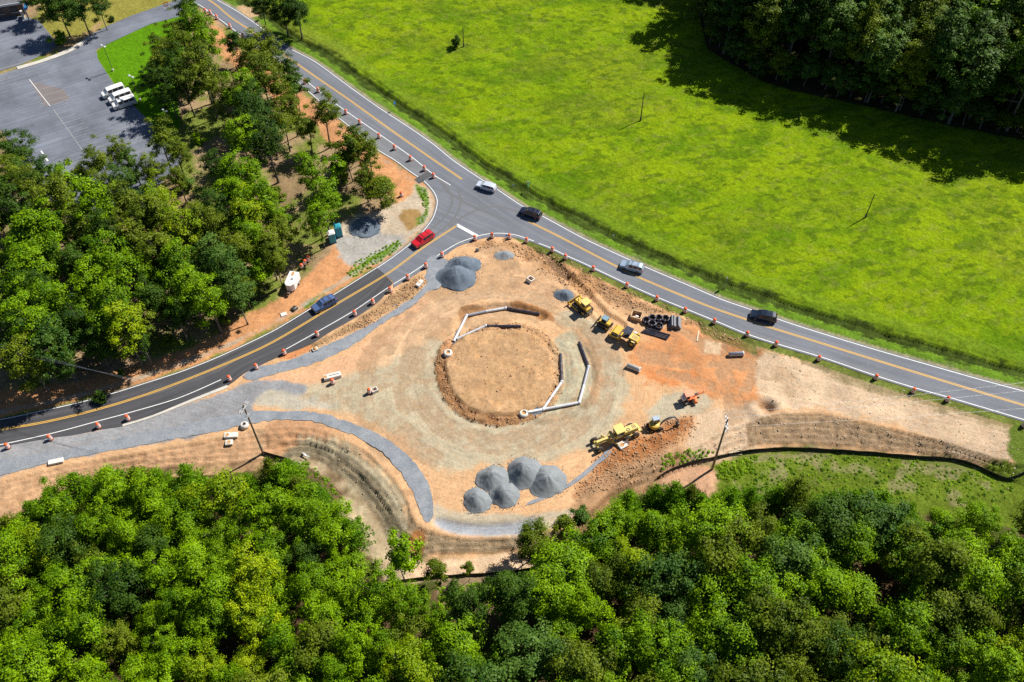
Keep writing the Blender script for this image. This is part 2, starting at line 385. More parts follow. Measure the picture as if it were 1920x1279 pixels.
lot_px = [(-120,15),(40,31),(72,38),(92,62),(108,84),(95,95),(60,112),(32,124),(0,133),(-40,140),(-40,150),(0,140),(34,128),(120,98),(172,64),(205,47),(250,28),(320,4),(360,-20),(372,-6),(336,31),(282,45),(226,71),(180,93),(184,112),(215,160),(262,210),(304,250),(345,300),(300,345),(200,400),(110,395),(70,345),(36,290),(0,242),(-60,170),(-120,120)]
lot = UL(lot_px); sd_lot = sd_poly(GX, GY, lot, 14)
d_ditch = d_line(GX, GY, ditch, 8)
sd_isle = sd_poly(GX, GY, isle, 12)
d_nw = np.minimum(d_line(GX, GY, nw_path[0][1:], 8), d_line(GX, GY, nw_path[1], 8))
d_se = np.minimum(d_line(GX, GY, se_path[0][1:], 8), d_line(GX, GY, se_path[1], 8))
nw_pit = SD([(842,650),(850,628),(862,595),(868,580),(905,571),(950,568),(1000,576),(1028,592),(1000,604),(950,602),(910,606),(880,622),(862,640)])
flat = sstep(0, 2.0, np.minimum(sd_road, sd_lot))

uf_px = [(1290,-60),(1303,24),(1319,93),(1360,120),(1425,155),(1480,172),(1547,187),(1610,202),(1669,215),(1750,235),(1831,252),(1920,268),(2150,320),(2500,100),(2100,-150),(1500,-150)]
sd_uf = sd_poly(GX, GY, UL(uf_px), 30)
far_wood = field_side & (sd_uf < 0)

Hgt = Hgt + flat * np.where(field_side, (n_big - .5) * .9 + (n_sm - .5) * .34 + (n_ti - .5) * .14, 0)
Hgt = Hgt + flat * np.where(west, (n_big - .5) * .8 + (n_sm - .5) * .25, 0)
Hgt = Hgt - (.35 + .9 * n_mid) * np.exp(-(d_ditch / (.6 + .5 * n_mid)) ** 2) * field_side
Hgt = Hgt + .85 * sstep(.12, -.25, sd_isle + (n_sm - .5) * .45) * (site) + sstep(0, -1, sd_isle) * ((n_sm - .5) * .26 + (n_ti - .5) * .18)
Hgt = Hgt - .75 * sstep(.5, -.6, nw_pit + (n_sm - .5)) - .25 * sstep(1.6, .5, d_se)
rub_px = [(880,452),(960,448),(1040,472),(1120,512),(1230,570),(1330,612),(1400,640),(1380,650),(1300,610),(1230,592),(1180,585),(1130,565),(1090,548),(1040,530),(1010,500),(960,470),(900,465)]
rubble = sstep(.8, -1.5, SD(rub_px) + wob)
rough_bank = sstep(.6, -.8, SD([(536,663),(600,634),(665,598),(738,547),(790,516),(800,530),(786,545),(745,578),(690,608),(640,632),(590,655)]) + wob*.5)
spoil_px = [(1145,842),(1180,822),(1230,805),(1280,780),(1312,786),(1300,815),(1250,840),(1225,880),(1180,900),(1120,925),(1085,930),(1110,890)]
spoil = sstep(1.0, -1.5, SD(spoil_px) + wob)
pit = np.hypot(GX - U(1437,765)[0], (GY - U(1437,765)[1]) * 1.2)
Hgt = Hgt + site * flat * (rubble * ((n_mid - .4) * .9 + (n_sm - .5) * .5) + rough_bank * ((n_sm - .35) * .6 + .15) + spoil * ((n_mid - .3) * 1.3 + (n_sm - .5) * .5))
Hgt = Hgt + slope * ((n_sm - .5) * .3 + (n_ti - .5) * .28)
Hgt = Hgt - 1.1 * np.exp(-(pit / 1.25) ** 4) + .45 * np.exp(-((pit - 2.6) / 1.0) ** 2)
d_rut = d_line(GX, GY, UL([(1014,470),(1030,486),(1046,503),(1060,517)]), 6)
Hgt = Hgt - .45 * np.exp(-(d_rut / .35) ** 2) * flat
for rpx in ([(1068,522),(1100,556),(1130,590),(1165,612)],):
    Hgt = Hgt - .35 * np.exp(-(d_line(GX, GY, UL(rpx), 6) / .4) ** 2) + .2 * np.exp(-((d_line(GX, GY, UL(rpx), 6) - .9) / .4) ** 2)
# ledges and wheel ruts on the sandy bowl south-west, drawn along the crest
rut = (n_sm - .5) * .12 + np.sin(np.clip(sd_high, 0, 40) * 1.5 + n_big * 4) * .11
bowl = sstep(1, -1, SD([(500,800),(600,790),(700,830),(760,900),(805,985),(790,1040),(730,1040),(640,930),(570,865),(500,860)]))
Hgt = Hgt + bowl * rut * slope - .6 * bowl * sstep(.35, .75, tt)
lip = np.abs(sd_high); ledge = sstep(.6, -.6, SD([(812,972),(850,977),(900,982),(960,978),(1010,972),(1012,996),(950,1002),(880,1003),(830,992)]))
Hgt = Hgt - ledge * .5 - site * flat * .05 * n_ti
Hgt = Hgt + site * (1 - slope) * flat * ((n_mid - .5) * .12 + (n_sm - .5) * .10 + (n_ti - .5) * .06)
low = sd_low < 0
Hgt = Hgt + low * ((n_mid - .5) * .5 + (n_sm - .5) * .35)
Hgt = np.where(sd_road < .4, np.minimum(Hgt, -.05), Hgt); Hgt = np.where(sd_lot < .3, np.minimum(Hgt, -.05), Hgt)

def hz(x, y):
    fx = min(max((x - X0) / GS, 0), NX - 2.001); fy = min(max((y - Y0) / GS, 0), NY - 2.001)
    i, j = int(fx), int(fy); a, b = fx - i, fy - j
    return float((Hgt[j, i]*(1-a) + Hgt[j, i+1]*a)*(1-b) + (Hgt[j+1, i]*(1-a) + Hgt[j+1, i+1]*a)*b)
def G(px, py, dz=0.0):
    """point on the terrain seen at (px, py); dz = height above it of what is seen there"""
    z = 0.0
    for _ in range(4):
        q = U(px, py, z + dz); z = hz(q[0], q[1])
    return Vector((q[0], q[1], z))

# soil and grass colours of the ground; the island bank also has shade painted in
col = np.empty((NY, NX, 3)); grass = np.zeros((NY, NX)); rough = np.full((NY, NX), .35)
def put(mask, c, g=None, r=None, var=0.0, n=None):
    global col, grass, rough
    m = np.clip(mask, 0, 1)[..., None]; cc = np.asarray(c)
    if var: cc = cc * (1 + ((n if n is not None else n_mid) - .5)[..., None] * var * 2)
    col = col * (1 - m) + cc * m
    if g is not None: grass = grass * (1 - m[..., 0]) + g * m[..., 0]
    if r is not None: rough = rough * (1 - m[..., 0]) + r * m[..., 0]
def zone(px, c, g=None, r=None, soft=1.0, jag=1.0, var=.15, z=0., a=1.0):
    put(a * sstep(soft*.6, -soft*.6, SD(px, z) + (wob + (n_ti-.5)*.9) * jag), c, g, r, var)
PEACH = (.60, .375, .205)
col[:] = PEACH
put(site.astype(float), PEACH, 0, .42, .15, n_big)
# field
fm = field_side.astype(float)
put(fm, (.135, .225, .003), 1, .6)
def wisp(sc, seed): return fbm(GX*.85 + GY*.25, GY*1.5 - GX*.3, sc, seed, 5)
put(fm * sstep(.42, .68, wisp(10, 21)) * .7, (.20, .285, .003), 1)
put(fm * sstep(.46, .70, wisp(8, 33)) * .75, (.075, .155, .004), 1)
put(fm * sstep(.46, .68, wisp(16, 47)) * .35, (.15, .17, .015), 1)
put(fm * sstep(.54, .66, wisp(2.6, 55)) * .5, (.20, .285, .005), 1)
put(fm * sstep(.56, .68, wisp(1.8, 61)) * .75, (.070, .125, .005), 1)
put(fm * sstep(.60, .70, wisp(1.5, 67)) * .25, (.20, .20, .05), 1)
put(fm * sstep(9, 0, d_line(GX, GY, UL([(450,0),(560,80),(620,110)]), 12)) * .5 * n_mid * 2, (.24, .20, .05), 1)
put(fm * sstep(5.2, 3.8, d_ditch) * .5, (.14, .22, .015), 1, .5)
put(fm * sstep(3.9, 2.6, sd_main + wob*.25) * (sd_main < 7), (.10, .185, .015), 1, .5, .3, n_sm)
put(fm * sstep(1.0, .3, sd_main + wob*.2), (.27, .25, .15), .5, .4, .3, n_sm)
put(fm * sstep(1.35, .45, d_ditch + (n_sm-.5)*2.0 + (n_mid-.5)*1.6), (.048, .075, .012), 1, .7, .6, n_sm)
zone([(448,12),(470,10),(486,26),(470,32),(455,24)], (.48,.33,.19), .1, .4, .6, .4)
put(far_wood * 1.0, (.05, .05, .018), .6, .6, .4, n_mid)
# woods and lawns to the west
wm = west.astype(float)
put(wm, (.26, .185, .10), .2, .5, .3, n_mid)
put(wm * sstep(.36, .58, fbm(GX, GY, 7, 71)) * .9, (.135, .185, .025), .9, .5)
put(wm * sstep(.45, .68, fbm(GX, GY, 4, 75)) * .8, (.38, .26, .16), 0, .5)
zone([(70,38),(110,-20),(320,-25),(322,4),(250,29),(204,48),(172,63),(120,97),(90,110),(108,84)], (.23,.215,.045), .8, .4, .4, .2)
zone([(96,70),(150,66),(190,40),(180,60),(172,64),(118,97),(104,90)], (.36,.25,.12), .2, .4, .8, .5)
zone([(182,95),(226,70),(282,45),(340,29),(360,60),(330,130),(335,240),(304,250),(262,208),(214,158),(185,112)], (.085,.21,.004), 1, .4, .25, .1)
zone([(0,228),(-60,180),(-200,160),(-200,480),(30,420),(60,345),(34,290)], (.22,.18,.09), .5, .5, .6, .6)
bank_px = [(-160,812),(0,783),(200,737),(340,694),(460,643),(585,573),(700,502),(745,472),(800,422),(817,377),(795,342),(760,320),(700,278),(640,230),(590,192),(520,140),(455,95),(420,62),(395,40),(400,90),(450,130),(520,190),(590,230),(610,262),(650,285),(690,330),(735,375),(715,400),(650,430),(610,480),(560,530),(500,575),(440,598),(380,640),(300,672),(150,712),(0,735),(-160,755)]
zone(bank_px, (.52,.26,.12), 0, .45, 1.0, .8, .3)
zone([(640,420),(700,395),(760,370),(785,345),(815,375),(800,422),(740,470),(680,500),(640,485)], (.47,.39,.29), 0, .3, 1.2, .8)
zone([(640,445),(700,440),(760,452),(720,480),(680,500),(640,490)], (.36,.345,.32), 0, .3, 1.0, .8)
zone([(755,395),(785,392),(788,420),(765,430)], (.33,.21,.085), 0, .2, .6, .5)
zone([(655,512),(700,480),(745,453),(752,457),(735,472),(690,500),(662,520)], (.12,.22,.02), 1, .6, .4, .5, .4)
zone([(779,345),(800,358),(805,380),(800,405),(785,425),(778,420),(796,395),(790,372)], (.13,.21,.03), 1, .6, .5, .6, .4)
zone([(570,574),(590,556),(612,545),(610,552),(590,566)], (.13,.20,.03), 1, .6, .4, .5)
put(wm * sstep(1.6, .5, sd_side + wob*.4) * (sd_side > 0), (.40,.35,.27), 0, .35, .2, n_sm)
put(wm * sstep(1.2, .3, sd_ap + wob*.3) * (sd_ap > 0), (.30,.30,.29), 0, .35)
# the building site
zone([(520,712),(600,716),(690,690),(760,650),(800,630),(834,650),(826,690),(832,735),(870,774),(930,790),(1000,786),(1060,775),(1110,760),(1130,700),(1105,640),(1070,612),(1040,600),(1095,585),(1150,640),(1175,700),(1175,770),(1110,835),(1060,855),(950,862),(860,885),(800,870),(735,810),(650,768),(540,762)], (.455,.39,.27), 0, .35, 1.6, 1.0, .15)
zone([(1040,640),(1085,625),(1115,690),(1100,765),(1000,786),(1040,735)], (.40,.36,.25), 0, .3, 1.0, .6, .2)
zone([(1205,770),(1270,730),(1330,735),(1340,765),(1280,785),(1215,790)], (.44,.385,.275), 0, .28, 1.4, 1.0)
zone([(1180,690),(1195,640),(1230,625),(1290,605),(1400,645),(1428,690),(1425,760),(1390,770),(1330,745),(1280,728),(1215,712)], (.57,.265,.115), 0, .5, 1.6, 1.4, .25)
zone([(1200,700),(1260,690),(1310,705),(1300,725),(1230,720)], (.54,.22,.085), 0, .45, 1.4, 1.2, .25)
zone([(460,712),(600,683),(720,622),(795,560),(830,570),(760,640),(640,700),(540,728)], (.59,.355,.21), 0, .22, 1.4, .9)
zone([(820,560),(880,545),(990,540),(1040,575),(960,562),(880,570),(830,610),(760,660),(700,680),(760,610)], (.60,.405,.245), 0, .25, 1.6, 1.0)
put(site * rubble, (.44, .245, .115), 0, .85, .4, n_sm)
zone([(900,470),(960,490),(1050,520),(1060,545),(960,545),(890,520)], (.58,.37,.21), 0, .5, 1.5, 1.2, .3)
put(site * rough_bank, (.43, .275, .145), .1, .9, .5, n_sm)
zone([(520,672),(580,648),(585,655),(545,672)], (.55,.24,.10), 0, .4, .4, .3)
put(site * spoil, (.42, .17, .06), 0, .8, .35, n_sm)
zone([(1090,930),(1150,885),(1230,855),(1330,845),(1340,870),(1240,900),(1170,930),(1120,975),(1070,1000)], (.42,.25,.135), 0, .8, 1.0, 1.0, .4)
zone([(1310,780),(1380,760),(1440,770),(1430,830),(1350,860),(1290,845)], (.56,.41,.275), 0, .5, 1.2, 1.0, .25)
zone([(1425,670),(1500,672),(1600,705),(1720,745),(1895,800),(1897,845),(1824,840),(1764,820),(1612,783),(1534,768),(1455,770),(1420,740)], (.565,.42,.285), 0, .55, 1.0, .8, .25)
zone([(1350,650),(1370,636),(1425,640),(1420,668),(1390,670)], (.42,.20,.09), 0, .8, .8, .6, .3)
put(site * sstep(.35, -.2, sd_isle + (n_sm-.5)*.5), (.50, .31, .16), 0, .7, .22, n_sm)
put(site * sstep(.6, .45, n_mid) * sstep(0, -1, sd_isle) * .5, (.50, .32, .175), 0, .8)
put(site * sstep(.75, .1, np.abs(sd_isle + (n_sm-.5)*.8) * 2.0) * np.clip(.25 + 1.1 * ((isle_c[0]-GX)*.75 + (isle_c[1]-GY)*.66) / 10.5, .15, 1), (.30, .155, .07), 0, .9, .35, n_ti)  # freshly cut soil at the island rim, lower-left bank painted darker as its shade
put(sstep(.4, -.4, nw_pit + (n_sm-.5)*1.2), (.50, .33, .19), 0, .5, .25, n_sm)
zone([(862,596),(866,576),(905,569),(918,576),(885,590)], (.37,.20,.095), 0, .8, .4, .35, .3)
zone([(955,566),(1000,570),(1032,586),(1040,602),(1015,592),(975,579)], (.43,.215,.09), 0, .8, .4, .35, .3)
zone([(905,604),(940,601),(978,603),(980,608),(940,608),(908,612)], (.36,.23,.12), 0, .8, .3, .25, .3)
zone([(828,668),(838,640),(850,640),(848,662),(836,680)], (.46,.25,.125), 0, .4, .5, .4)
zone([(1094,645),(1110,655),(1121,692),(1112,740),(1098,764),(1090,764),(1106,728),(1109,690),(1102,662)], (.235,.205,.13), 0, .95, .4, .35, .45)
zone([(1000,788),(1060,780),(1080,772),(1082,782),(1040,792),(1005,795)], (.33,.29,.20), 0, .6, .5, .5, .3)
RUTS = [[(905,468),(925,480),(942,497),(952,515)],[(915,462),(938,474),(957,490),(970,508)],[(880,530),(930,522),(985,528),(1040,545)],[(885,545),(940,538),(1000,545),(1050,560)],
 [(850,560),(900,552),(960,556),(1010,566),(1045,585)],[(800,600),(780,640),(770,690),(780,740)],[(790,598),(768,640),(757,690),(768,745)],[(640,735),(700,715),(760,690)],[(645,745),(705,727),(770,700)],
 [(1060,600),(1100,615),(1140,650),(1160,700)],[(1050,607),(1090,625),(1128,660),(1148,705)],[(1200,660),(1260,670),(1330,668),(1400,678)],[(1205,672),(1270,683),(1340,682),(1405,690)],[(1240,700),(1300,712),(1360,735),(1390,760)],
 [(1350,700),(1365,740),(1368,790)],[(1362,698),(1380,740),(1383,785)],[(1318,650),(1316,662),(1335,668),(1352,664)],[(1320,640),(1352,645),(1352,664)],[(1421,640),(1415,690),(1398,730)],[(1440,690),(1475,700),(1490,720)],[(1430,705),(1470,712),(1480,735)],
 [(1160,890),(1200,880),(1230,860),(1245,835)],[(1150,900),(1205,892),(1240,868),(1258,838)],[(900,820),(960,830),(1030,815),(1090,780)],[(880,835),(960,846),(1040,830),(1100,795)],[(560,745),(640,752),(720,775),(780,815)],
 [(430,850),(460,830),(480,815)],[(440,860),(472,838),(492,822)],[(120,895),(250,862),(380,842)],[(110,908),(250,872),(370,852)],[(1085,905),(1120,880),(1150,860)],[(1095,925),(1140,895),(1170,875)],[(1225,600),(1270,615),(1310,640)],[(1130,545),(1180,575),(1220,585)]]
dr = np.full(GX.shape, 6.)
rt = np.random.default_rng(77); ARCS = []
for _ in range(16):
    R0, a0, sp = rt.uniform(12.5, 25), rt.uniform(0, 6.28), rt.uniform(.5, 1.5); dR = rt.uniform(-3, 3)
    for o in (0, 1.9):
        t = np.linspace(0, 1, 24); ARCS.append(np.c_[isle_c[0] + (R0+o+dR*t)*np.cos(a0+sp*t), isle_c[1] + (R0+o+dR*t)*np.sin(a0+sp*t)*.92])
for q in ARCS: dr = np.minimum(dr, d_line(GX, GY, q, 6))
for q in RUTS: dr = np.minimum(dr, d_line(GX, GY, smooth_line(UL(q), 1.0), 6))
rutm = sstep(.34, .06, dr + (n_ti-.5)*.3) * site * sstep(.35, .6, n_sm * .5 + n_mid * .5 + .04)
Hgt = Hgt - rutm * .10 + sstep(.35, .0, np.abs(dr - .55)) * .05 * site
put(rutm * .62 * (sd_isle > .4), (.36, .24, .145), 0, .5)
put(sstep(.5, .15, d_rut) * site, (.20, .12, .07), 0, .6)
zone([(1321,637),(1337,640),(1353,643),(1352,654),(1351,665),(1336,663),(1321,661),(1321,649)], (.58,.42,.27), 0, .3, .3, .12)
clod = sstep(.60, .70, fbm(GX, GY, 1.1, 131, 3)) * site * (1-slope) * sstep(.45, .6, n_big)
put(clod * .40, (.38, .235, .135), 0, .6)
lowm_ = sstep(.5, -.8, sd_low + wob * .5)
# slopes
right_sl = slope * (GX > U(1400,800)[0]) * sstep(1.2, 0, sd_high - 20)
put(right_sl, (.36, .25, .15), 0, .8, .28, n_ti)
zone([(1780,842),(1850,848),(1898,842),(1895,872),(1850,868),(1794,862)], (.50,.37,.25), 0, .7, 1.2, 1.0, z=-1.5)
put(bowl * sstep(.5, 1.4, sd_high + (n_sm-.5)) * (1 - lowm_), (.43, .365, .245), 0, .5, .18, n_sm)
put(bowl * lowm_, (.40, .32, .20), 0, .6, .3, n_sm)
put(bowl * sstep(.42, .55, tt) * sstep(.95, .8, tt) * sstep(.30, .45, n_mid + .08), (.26, .215, .14), 0, .6, .2, n_sm)
zone([(500,800),(560,788),(600,797),(640,810),(560,815),(520,850),(490,860)], (.52,.30,.165), 0, .5, 1.2, 1.0, .3)
mid_sl = slope * (GX > U(760,1010)[0]) * (GX < U(1075,1000)[0])
put(mid_sl, (.36, .265, .165), 0, .9, .4, n_sm)
zone([(768,1005),(800,1000),(802,1030),(785,1045),(765,1035)], (.40,.18,.065), 0, .9, .8, .6, .3, z=-1.5)
put(slope * (GX < U(470,840)[0]), (.53, .325, .185), 0, .5, .25, n_sm)
zone([(812,950),(870,960),(1010,965),(1075,960),(1050,985),(1000,998),(900,1002),(830,990)], (.47,.40,.29), 0, .35, .8, .4)
put(ledge, (.33, .35, .385), 0, .3, .15)
zone([(-200,905),(0,836),(100,817),(240,792),(430,730),(480,712),(575,722),(560,745),(470,757),(480,775),(400,808),(250,838),(100,866),(0,892),(-200,935)], (.27,.275,.29), 0, .35, .6, .4, .2)
zone([(500,735),(560,742),(620,760),(560,765),(480,760)], (.44,.40,.32), 0, .3, 1.0, .8, .15)
# everything below the bank
lowm = sstep(.5, -.8, sd_low + wob * .5)
put(lowm, (.13, .085, .045), .4, .7, .4, n_mid)
put(lowm * sstep(.5, .6, n_mid), (.07, .085, .02), .8, .7)
zone([(735,1045),(774,1054),(870,1044),(1010,1038),(1010,1062),(960,1078),(830,1090),(740,1110),(715,1100),(722,1060)], (.60,.43,.28), 0, .4, .6, .5, z=Z_LOW)
zone([(640,930),(690,960),(735,1030),(770,1055),(745,1100),(715,1085),(690,1040),(650,980)], (.42,.335,.21), 0, .5, .8, .6, z=Z_LOW)
zone([(1270,900),(1330,872),(1452,842),(1643,853),(1794,862),(1850,870),(2000,905),(2000,990),(1700,960),(1480,950),(1330,960)], (.115,.165,.016), 1, .8, .8, .8, .35, z=Z_LOW)
put(lowm * (GX > U(1380,900)[0]) * (GY > U(1600,950, Z_LOW)[1]) * sstep(.56, .68, fbm(GX, GY, 3, 91)) * .7, (.25, .22, .11), .7, .7)
zone([(1240,900),(1330,874),(1345,900),(1325,935),(1280,935)], (.52,.31,.19), 0, .4, .6, .5, z=Z_LOW)
zone([(830,1090),(960,1080),(1000,1090),(990,1130),(900,1150),(830,1140)], (.26,.19,.11), .3, .7, .8, .6, z=Z_LOW)
# grass strip along the site side of the main road
verge = sstep(2.0, 1.3, sd_main + wob*.3) * site * (GX > U(905,450)[0])
put(verge, (.125, .155, .03), 1, .7, .5, n_sm)
put(sstep(3.6, 2.4, sd_main + wob*.6) * site * (GX > U(1500,670)[0]) * (1-verge) * .8, (.22, .18, .08), .5, .7, .4, n_sm)
put(sstep(4.2, 2.6, sd_main + wob*.9) * site * (GX > U(1310,600)[0]) * (GX < U(1420,660)[0]) * .8, (.11, .13, .03), .9, .8, .4, n_sm)
end_green = site * (GX > U(1898,830)[0]) * (1 - sstep(1, -1, sd_high - 30)*0)
zone([(1893,800),(1960,800),(2300,850),(2300,1000),(1960,900),(1900,880)], (.10,.145,.02), 1, .7, .6, .5, z=-.8)

# wheel ruts run round the island and along the roads
th = np.arctan2(GY - isle_c[1], GX - isle_c[0]); rr = np.hypot(GX - isle_c[0], GY - isle_c[1])
near = sstep(42, 22, rr)
along = near * th * 22 + (1 - near) * (GX * .96 - GY * .28); across = near * rr + (1 - near) * (GX * .28 + GY * .96)
right_m = sstep(.02, .15, tt) * sstep(.99, .9, tt) * (1 - bowl) * (GX > 0)
wl_ = bowl; along = along * (1 - wl_) + wl_ * th * 22; across = across * (1 - wl_) + wl_ * sd_high * 1.3
dv = main_up[-1] - main_up[0]; dv = dv / np.linalg.norm(dv)
iso = np.clip(right_m + sstep(0, -1, sd_isle) + lowm + wm + fm, 0, 1)
along = along * (1 - iso) + iso * GX * 12; across = across * (1 - iso) + iso * GY * .8
along = np.where(field_side, GX*dv[0] + GY*dv[1], along); across = np.where(field_side, -GX*dv[1]*.8 + GY*dv[0]*.8, across)

cls = np.where(field_side, np.where(far_wood, 2, 0), np.where(west, 2, 1))
cls = np.where(low & site, 2, cls)
lawn_m = SD([(182,95),(226,70),(282,45),(340,29),(360,60),(330,130),(335,240),(304,250),(262,208),(214,158),(185,112)]) < 0
cls = np.where(west & lawn_m, 3, cls); cls = np.where(verge > .5, 4, cls)
cls = np.where(west & (sstep(1.0, -1.0, SD(bank_px) + wob*.8) > .5), 1, cls)
flatp = np.c_[GX.ravel(), GY.ravel(), Hgt.ravel()]
GMAT = ground_mat()
cq = cls[:-1, :-1]
for k, nm in enumerate(('grass_field', 'dirt_ground', 'forest_floor', 'lawn', 'grass_verge')):
    jj, ii = np.nonzero(cq == k); a = jj * NX + ii
    q = np.c_[a, a + 1, a + NX + 1, a + NX]
    used, inv = np.unique(q.ravel(), return_inverse=True)
    me = bpy.data.meshes.new(nm); n = len(used); m = len(q)
    me.vertices.add(n); me.loops.add(4 * m); me.polygons.add(m)
    me.vertices.foreach_set('co', flatp[used].ravel().astype(np.float32))
    me.loops.foreach_set('vertex_index', inv.astype(np.int32).ravel())
    me.polygons.foreach_set('loop_start', np.arange(0, 4 * m, 4, dtype=np.int32))
    me.polygons.foreach_set('use_smooth', np.ones(m, bool))
    me.update()
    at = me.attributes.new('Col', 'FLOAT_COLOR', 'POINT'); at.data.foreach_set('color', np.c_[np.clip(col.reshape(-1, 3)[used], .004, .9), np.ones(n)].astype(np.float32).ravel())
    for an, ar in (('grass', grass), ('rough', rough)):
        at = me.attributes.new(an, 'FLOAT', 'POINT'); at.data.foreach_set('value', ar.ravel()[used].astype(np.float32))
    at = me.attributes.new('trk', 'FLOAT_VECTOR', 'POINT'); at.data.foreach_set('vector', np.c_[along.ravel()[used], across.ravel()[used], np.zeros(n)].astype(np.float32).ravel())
    tag(link(nm, me, None, [GMAT]), kind='structure')
fm_, nt, N_, L_, b_ = nodes('far_ground'); b_.inputs['Base Color'].default_value = (.08, .12, .02, 1); b_.inputs['Roughness'].default_value = 1
tag(MB().box((0, 150, -6.6), (2600, 2600, .4)).build('countryside', fm_), kind='structure')

# ------------------------------------------------------------------ roads and paved areas
def road_strip(name, A, B, mat, z, n, m=10, thick=.14):
    A, B = resample(A, n), resample(B, n); mid = (A + B) / 2
    s = np.r_[0, np.cumsum(np.linalg.norm(np.diff(mid, axis=0), axis=1))]
    vs = []; tk = []
    for i in range(n):
        for j in range(m):
            p = A[i] + (B[i] - A[i]) * j / (m - 1); vs.append((p[0], p[1], z)); tk.append((s[i], j / (m - 1) * 7.0, 0))
    fs = [(i*m+j, i*m+j+1, (i+1)*m+j+1, (i+1)*m+j) for i in range(n-1) for j in range(m-1)]
    k = len(vs)
    for i in range(n):
        for e in (0, m - 1): vs.append((*vs[i*m+e][:2], z - thick)); tk.append(tk[i*m+e])
    for i in range(n - 1):
        fs += [(i*m, (i+1)*m, k+2*(i+1), k+2*i), (i*m+m-1, k+2*i+1, k+2*(i+1)+1, (i+1)*m+m-1)]
    me = bpy.data.meshes.new(name); me.from_pydata(vs, [], fs); me.update()
    at = me.attributes.new('trk', 'FLOAT_VECTOR', 'POINT'); at.data.foreach_set('vector', np.array(tk, np.float32).ravel())
    bm = bmesh.new(); bm.from_mesh(me); bmesh.ops.recalc_face_normals(bm, faces=bm.faces)
    if sum(f.normal.z for f in bm.faces) < 0: bmesh.ops.reverse_faces(bm, faces=bm.faces)
    bm.to_mesh(me); bm.free()
    return tag(link(name, me, None, [mat]), kind='structure')
def slab(name, poly, mat, z, thick=.14, parent=None, ang=0.0):
    poly = np.asarray(poly); n = len(poly)
    bm = bmesh.new(); top = [bm.verts.new((p[0], p[1], z)) for p in poly]; f = bm.faces.new(top)
    if f.normal.z < 0: f.normal_flip()
    bm.normal_update()
    if f.normal.z < 0: f.normal_flip()
    bot = [bm.verts.new((p[0], p[1], z - thick)) for p in poly]
    for i in range(n): bm.faces.new((top[i], top[(i+1) % n], bot[(i+1) % n], bot[i]))
    bmesh.ops.triangulate(bm, faces=[f], ngon_method='EAR_CLIP')
    bmesh.ops.recalc_face_normals(bm, faces=bm.faces)
    if sum(f.normal.z * f.calc_area() for f in bm.faces) < 0: bmesh.ops.reverse_faces(bm, faces=bm.faces)
    me = bpy.data.meshes.new(name); bm.to_mesh(me); bm.free()
    c, s = math.cos(ang), math.sin(ang)
    at = me.attributes.new('trk', 'FLOAT_VECTOR', 'POINT'); at.data.foreach_set('vector', np.array([(v.co.x*c+v.co.y*s, -v.co.x*s+v.co.y*c, 0) for v in me.vertices], np.float32).ravel())
    o = link(name, me, parent, [mat])
    return o if parent else tag(o, kind='structure')
def stripe(name, P, w, mat, z, parent, dz=.006):
    P = np.asarray(P); L, R = offset(P, w/2), offset(P, -w/2); n = len(P)
    vs = [(p[0], p[1], z) for p in L] + [(p[0], p[1], z) for p in R]
    me = bpy.data.meshes.new(name); me.from_pydata(vs, [], [(i, n+i, n+i+1, i+1) for i in range(n-1)]); me.update()
    if me.polygons[0].normal.z < 0: me.flip_normals()
    return link(name, me, parent, [mat])
A_OLD = asphalt('old_asphalt', (.138, .149, .175), .12, .16)
A_NEW = asphalt('new_asphalt', (.056, .056, .063), .16, .35)
A_LOT = asphalt('parking_asphalt', (.138, .153, .190), .30, .18, True)
A_TURN = asphalt('worn_asphalt', (.160, .166, .18), .16, .15)
A_PATCH = asphalt('patch_asphalt', (.07, .07, .075), .2, .2)
W_PAINT = linepaint('white_paint', (.78, .78, .76), .25); Y_PAINT = linepaint('yellow_paint', (.62, .36, .06), .3)
W_FADE = linepaint('faded_white_paint', (.34, .34, .34), .9)
ZR = .02
main_edge_u, main_edge_l = offset(main_up, .35), offset(main_lo, -.45)
if d_line(main_edge_u[50:51, 0], main_edge_u[50:51, 1], main_lo, 50)[0] < d_line(main_up[50:51, 0], main_up[50:51, 1], main_lo, 50)[0]: main_edge_u, main_edge_l = offset(main_up, -.35), offset(main_lo, .45)
road = road_strip('road', main_edge_u, main_edge_l, A_OLD, ZR, 220, 12)
side = road_strip('side_road', side_up, asph_lo, A_NEW, ZR - .005, 150, 12)
apron = slab('junction', apron_poly, A_OLD, ZR - .010, ang=math.radians(-30))
turn_poly = np.r_[turn_edge, UL([(811,328)]), main_lo[(main_lo[:, 0] > turn_edge[0][0]) & (main_lo[:, 0] < U(806,322)[0])][::-1]]
slab('turn_lane', turn_poly, A_TURN, ZR - .005, ang=math.radians(-40))
slab('road_patch', UL([(769,345),(776,337),(801,321),(812,328),(789,343),(775,353)]), A_PATCH, ZR + .004, .05)
lotm = slab('parking_lot', lot, A_LOT, ZR, ang=math.radians(30))
# dark curves left by turning wheels
TYRE = paint('tyre_rubber_mark', (.128, .130, .138), .9, amt=.0)
for kz, q in enumerate(([(775,452),(810,428),(838,402),(848,375),(838,352),(822,338)],[(782,462),(822,436),(852,408),(864,378),(858,352)],[(842,425),(876,402),(915,388),(960,393),(1000,412)],[(830,350),(858,372),(900,392),(950,412)])):
    stripe('tyre_mark', smooth_line(UL(q), .8), .45, TYRE, ZR + .0012 + .0012*kz, apron)
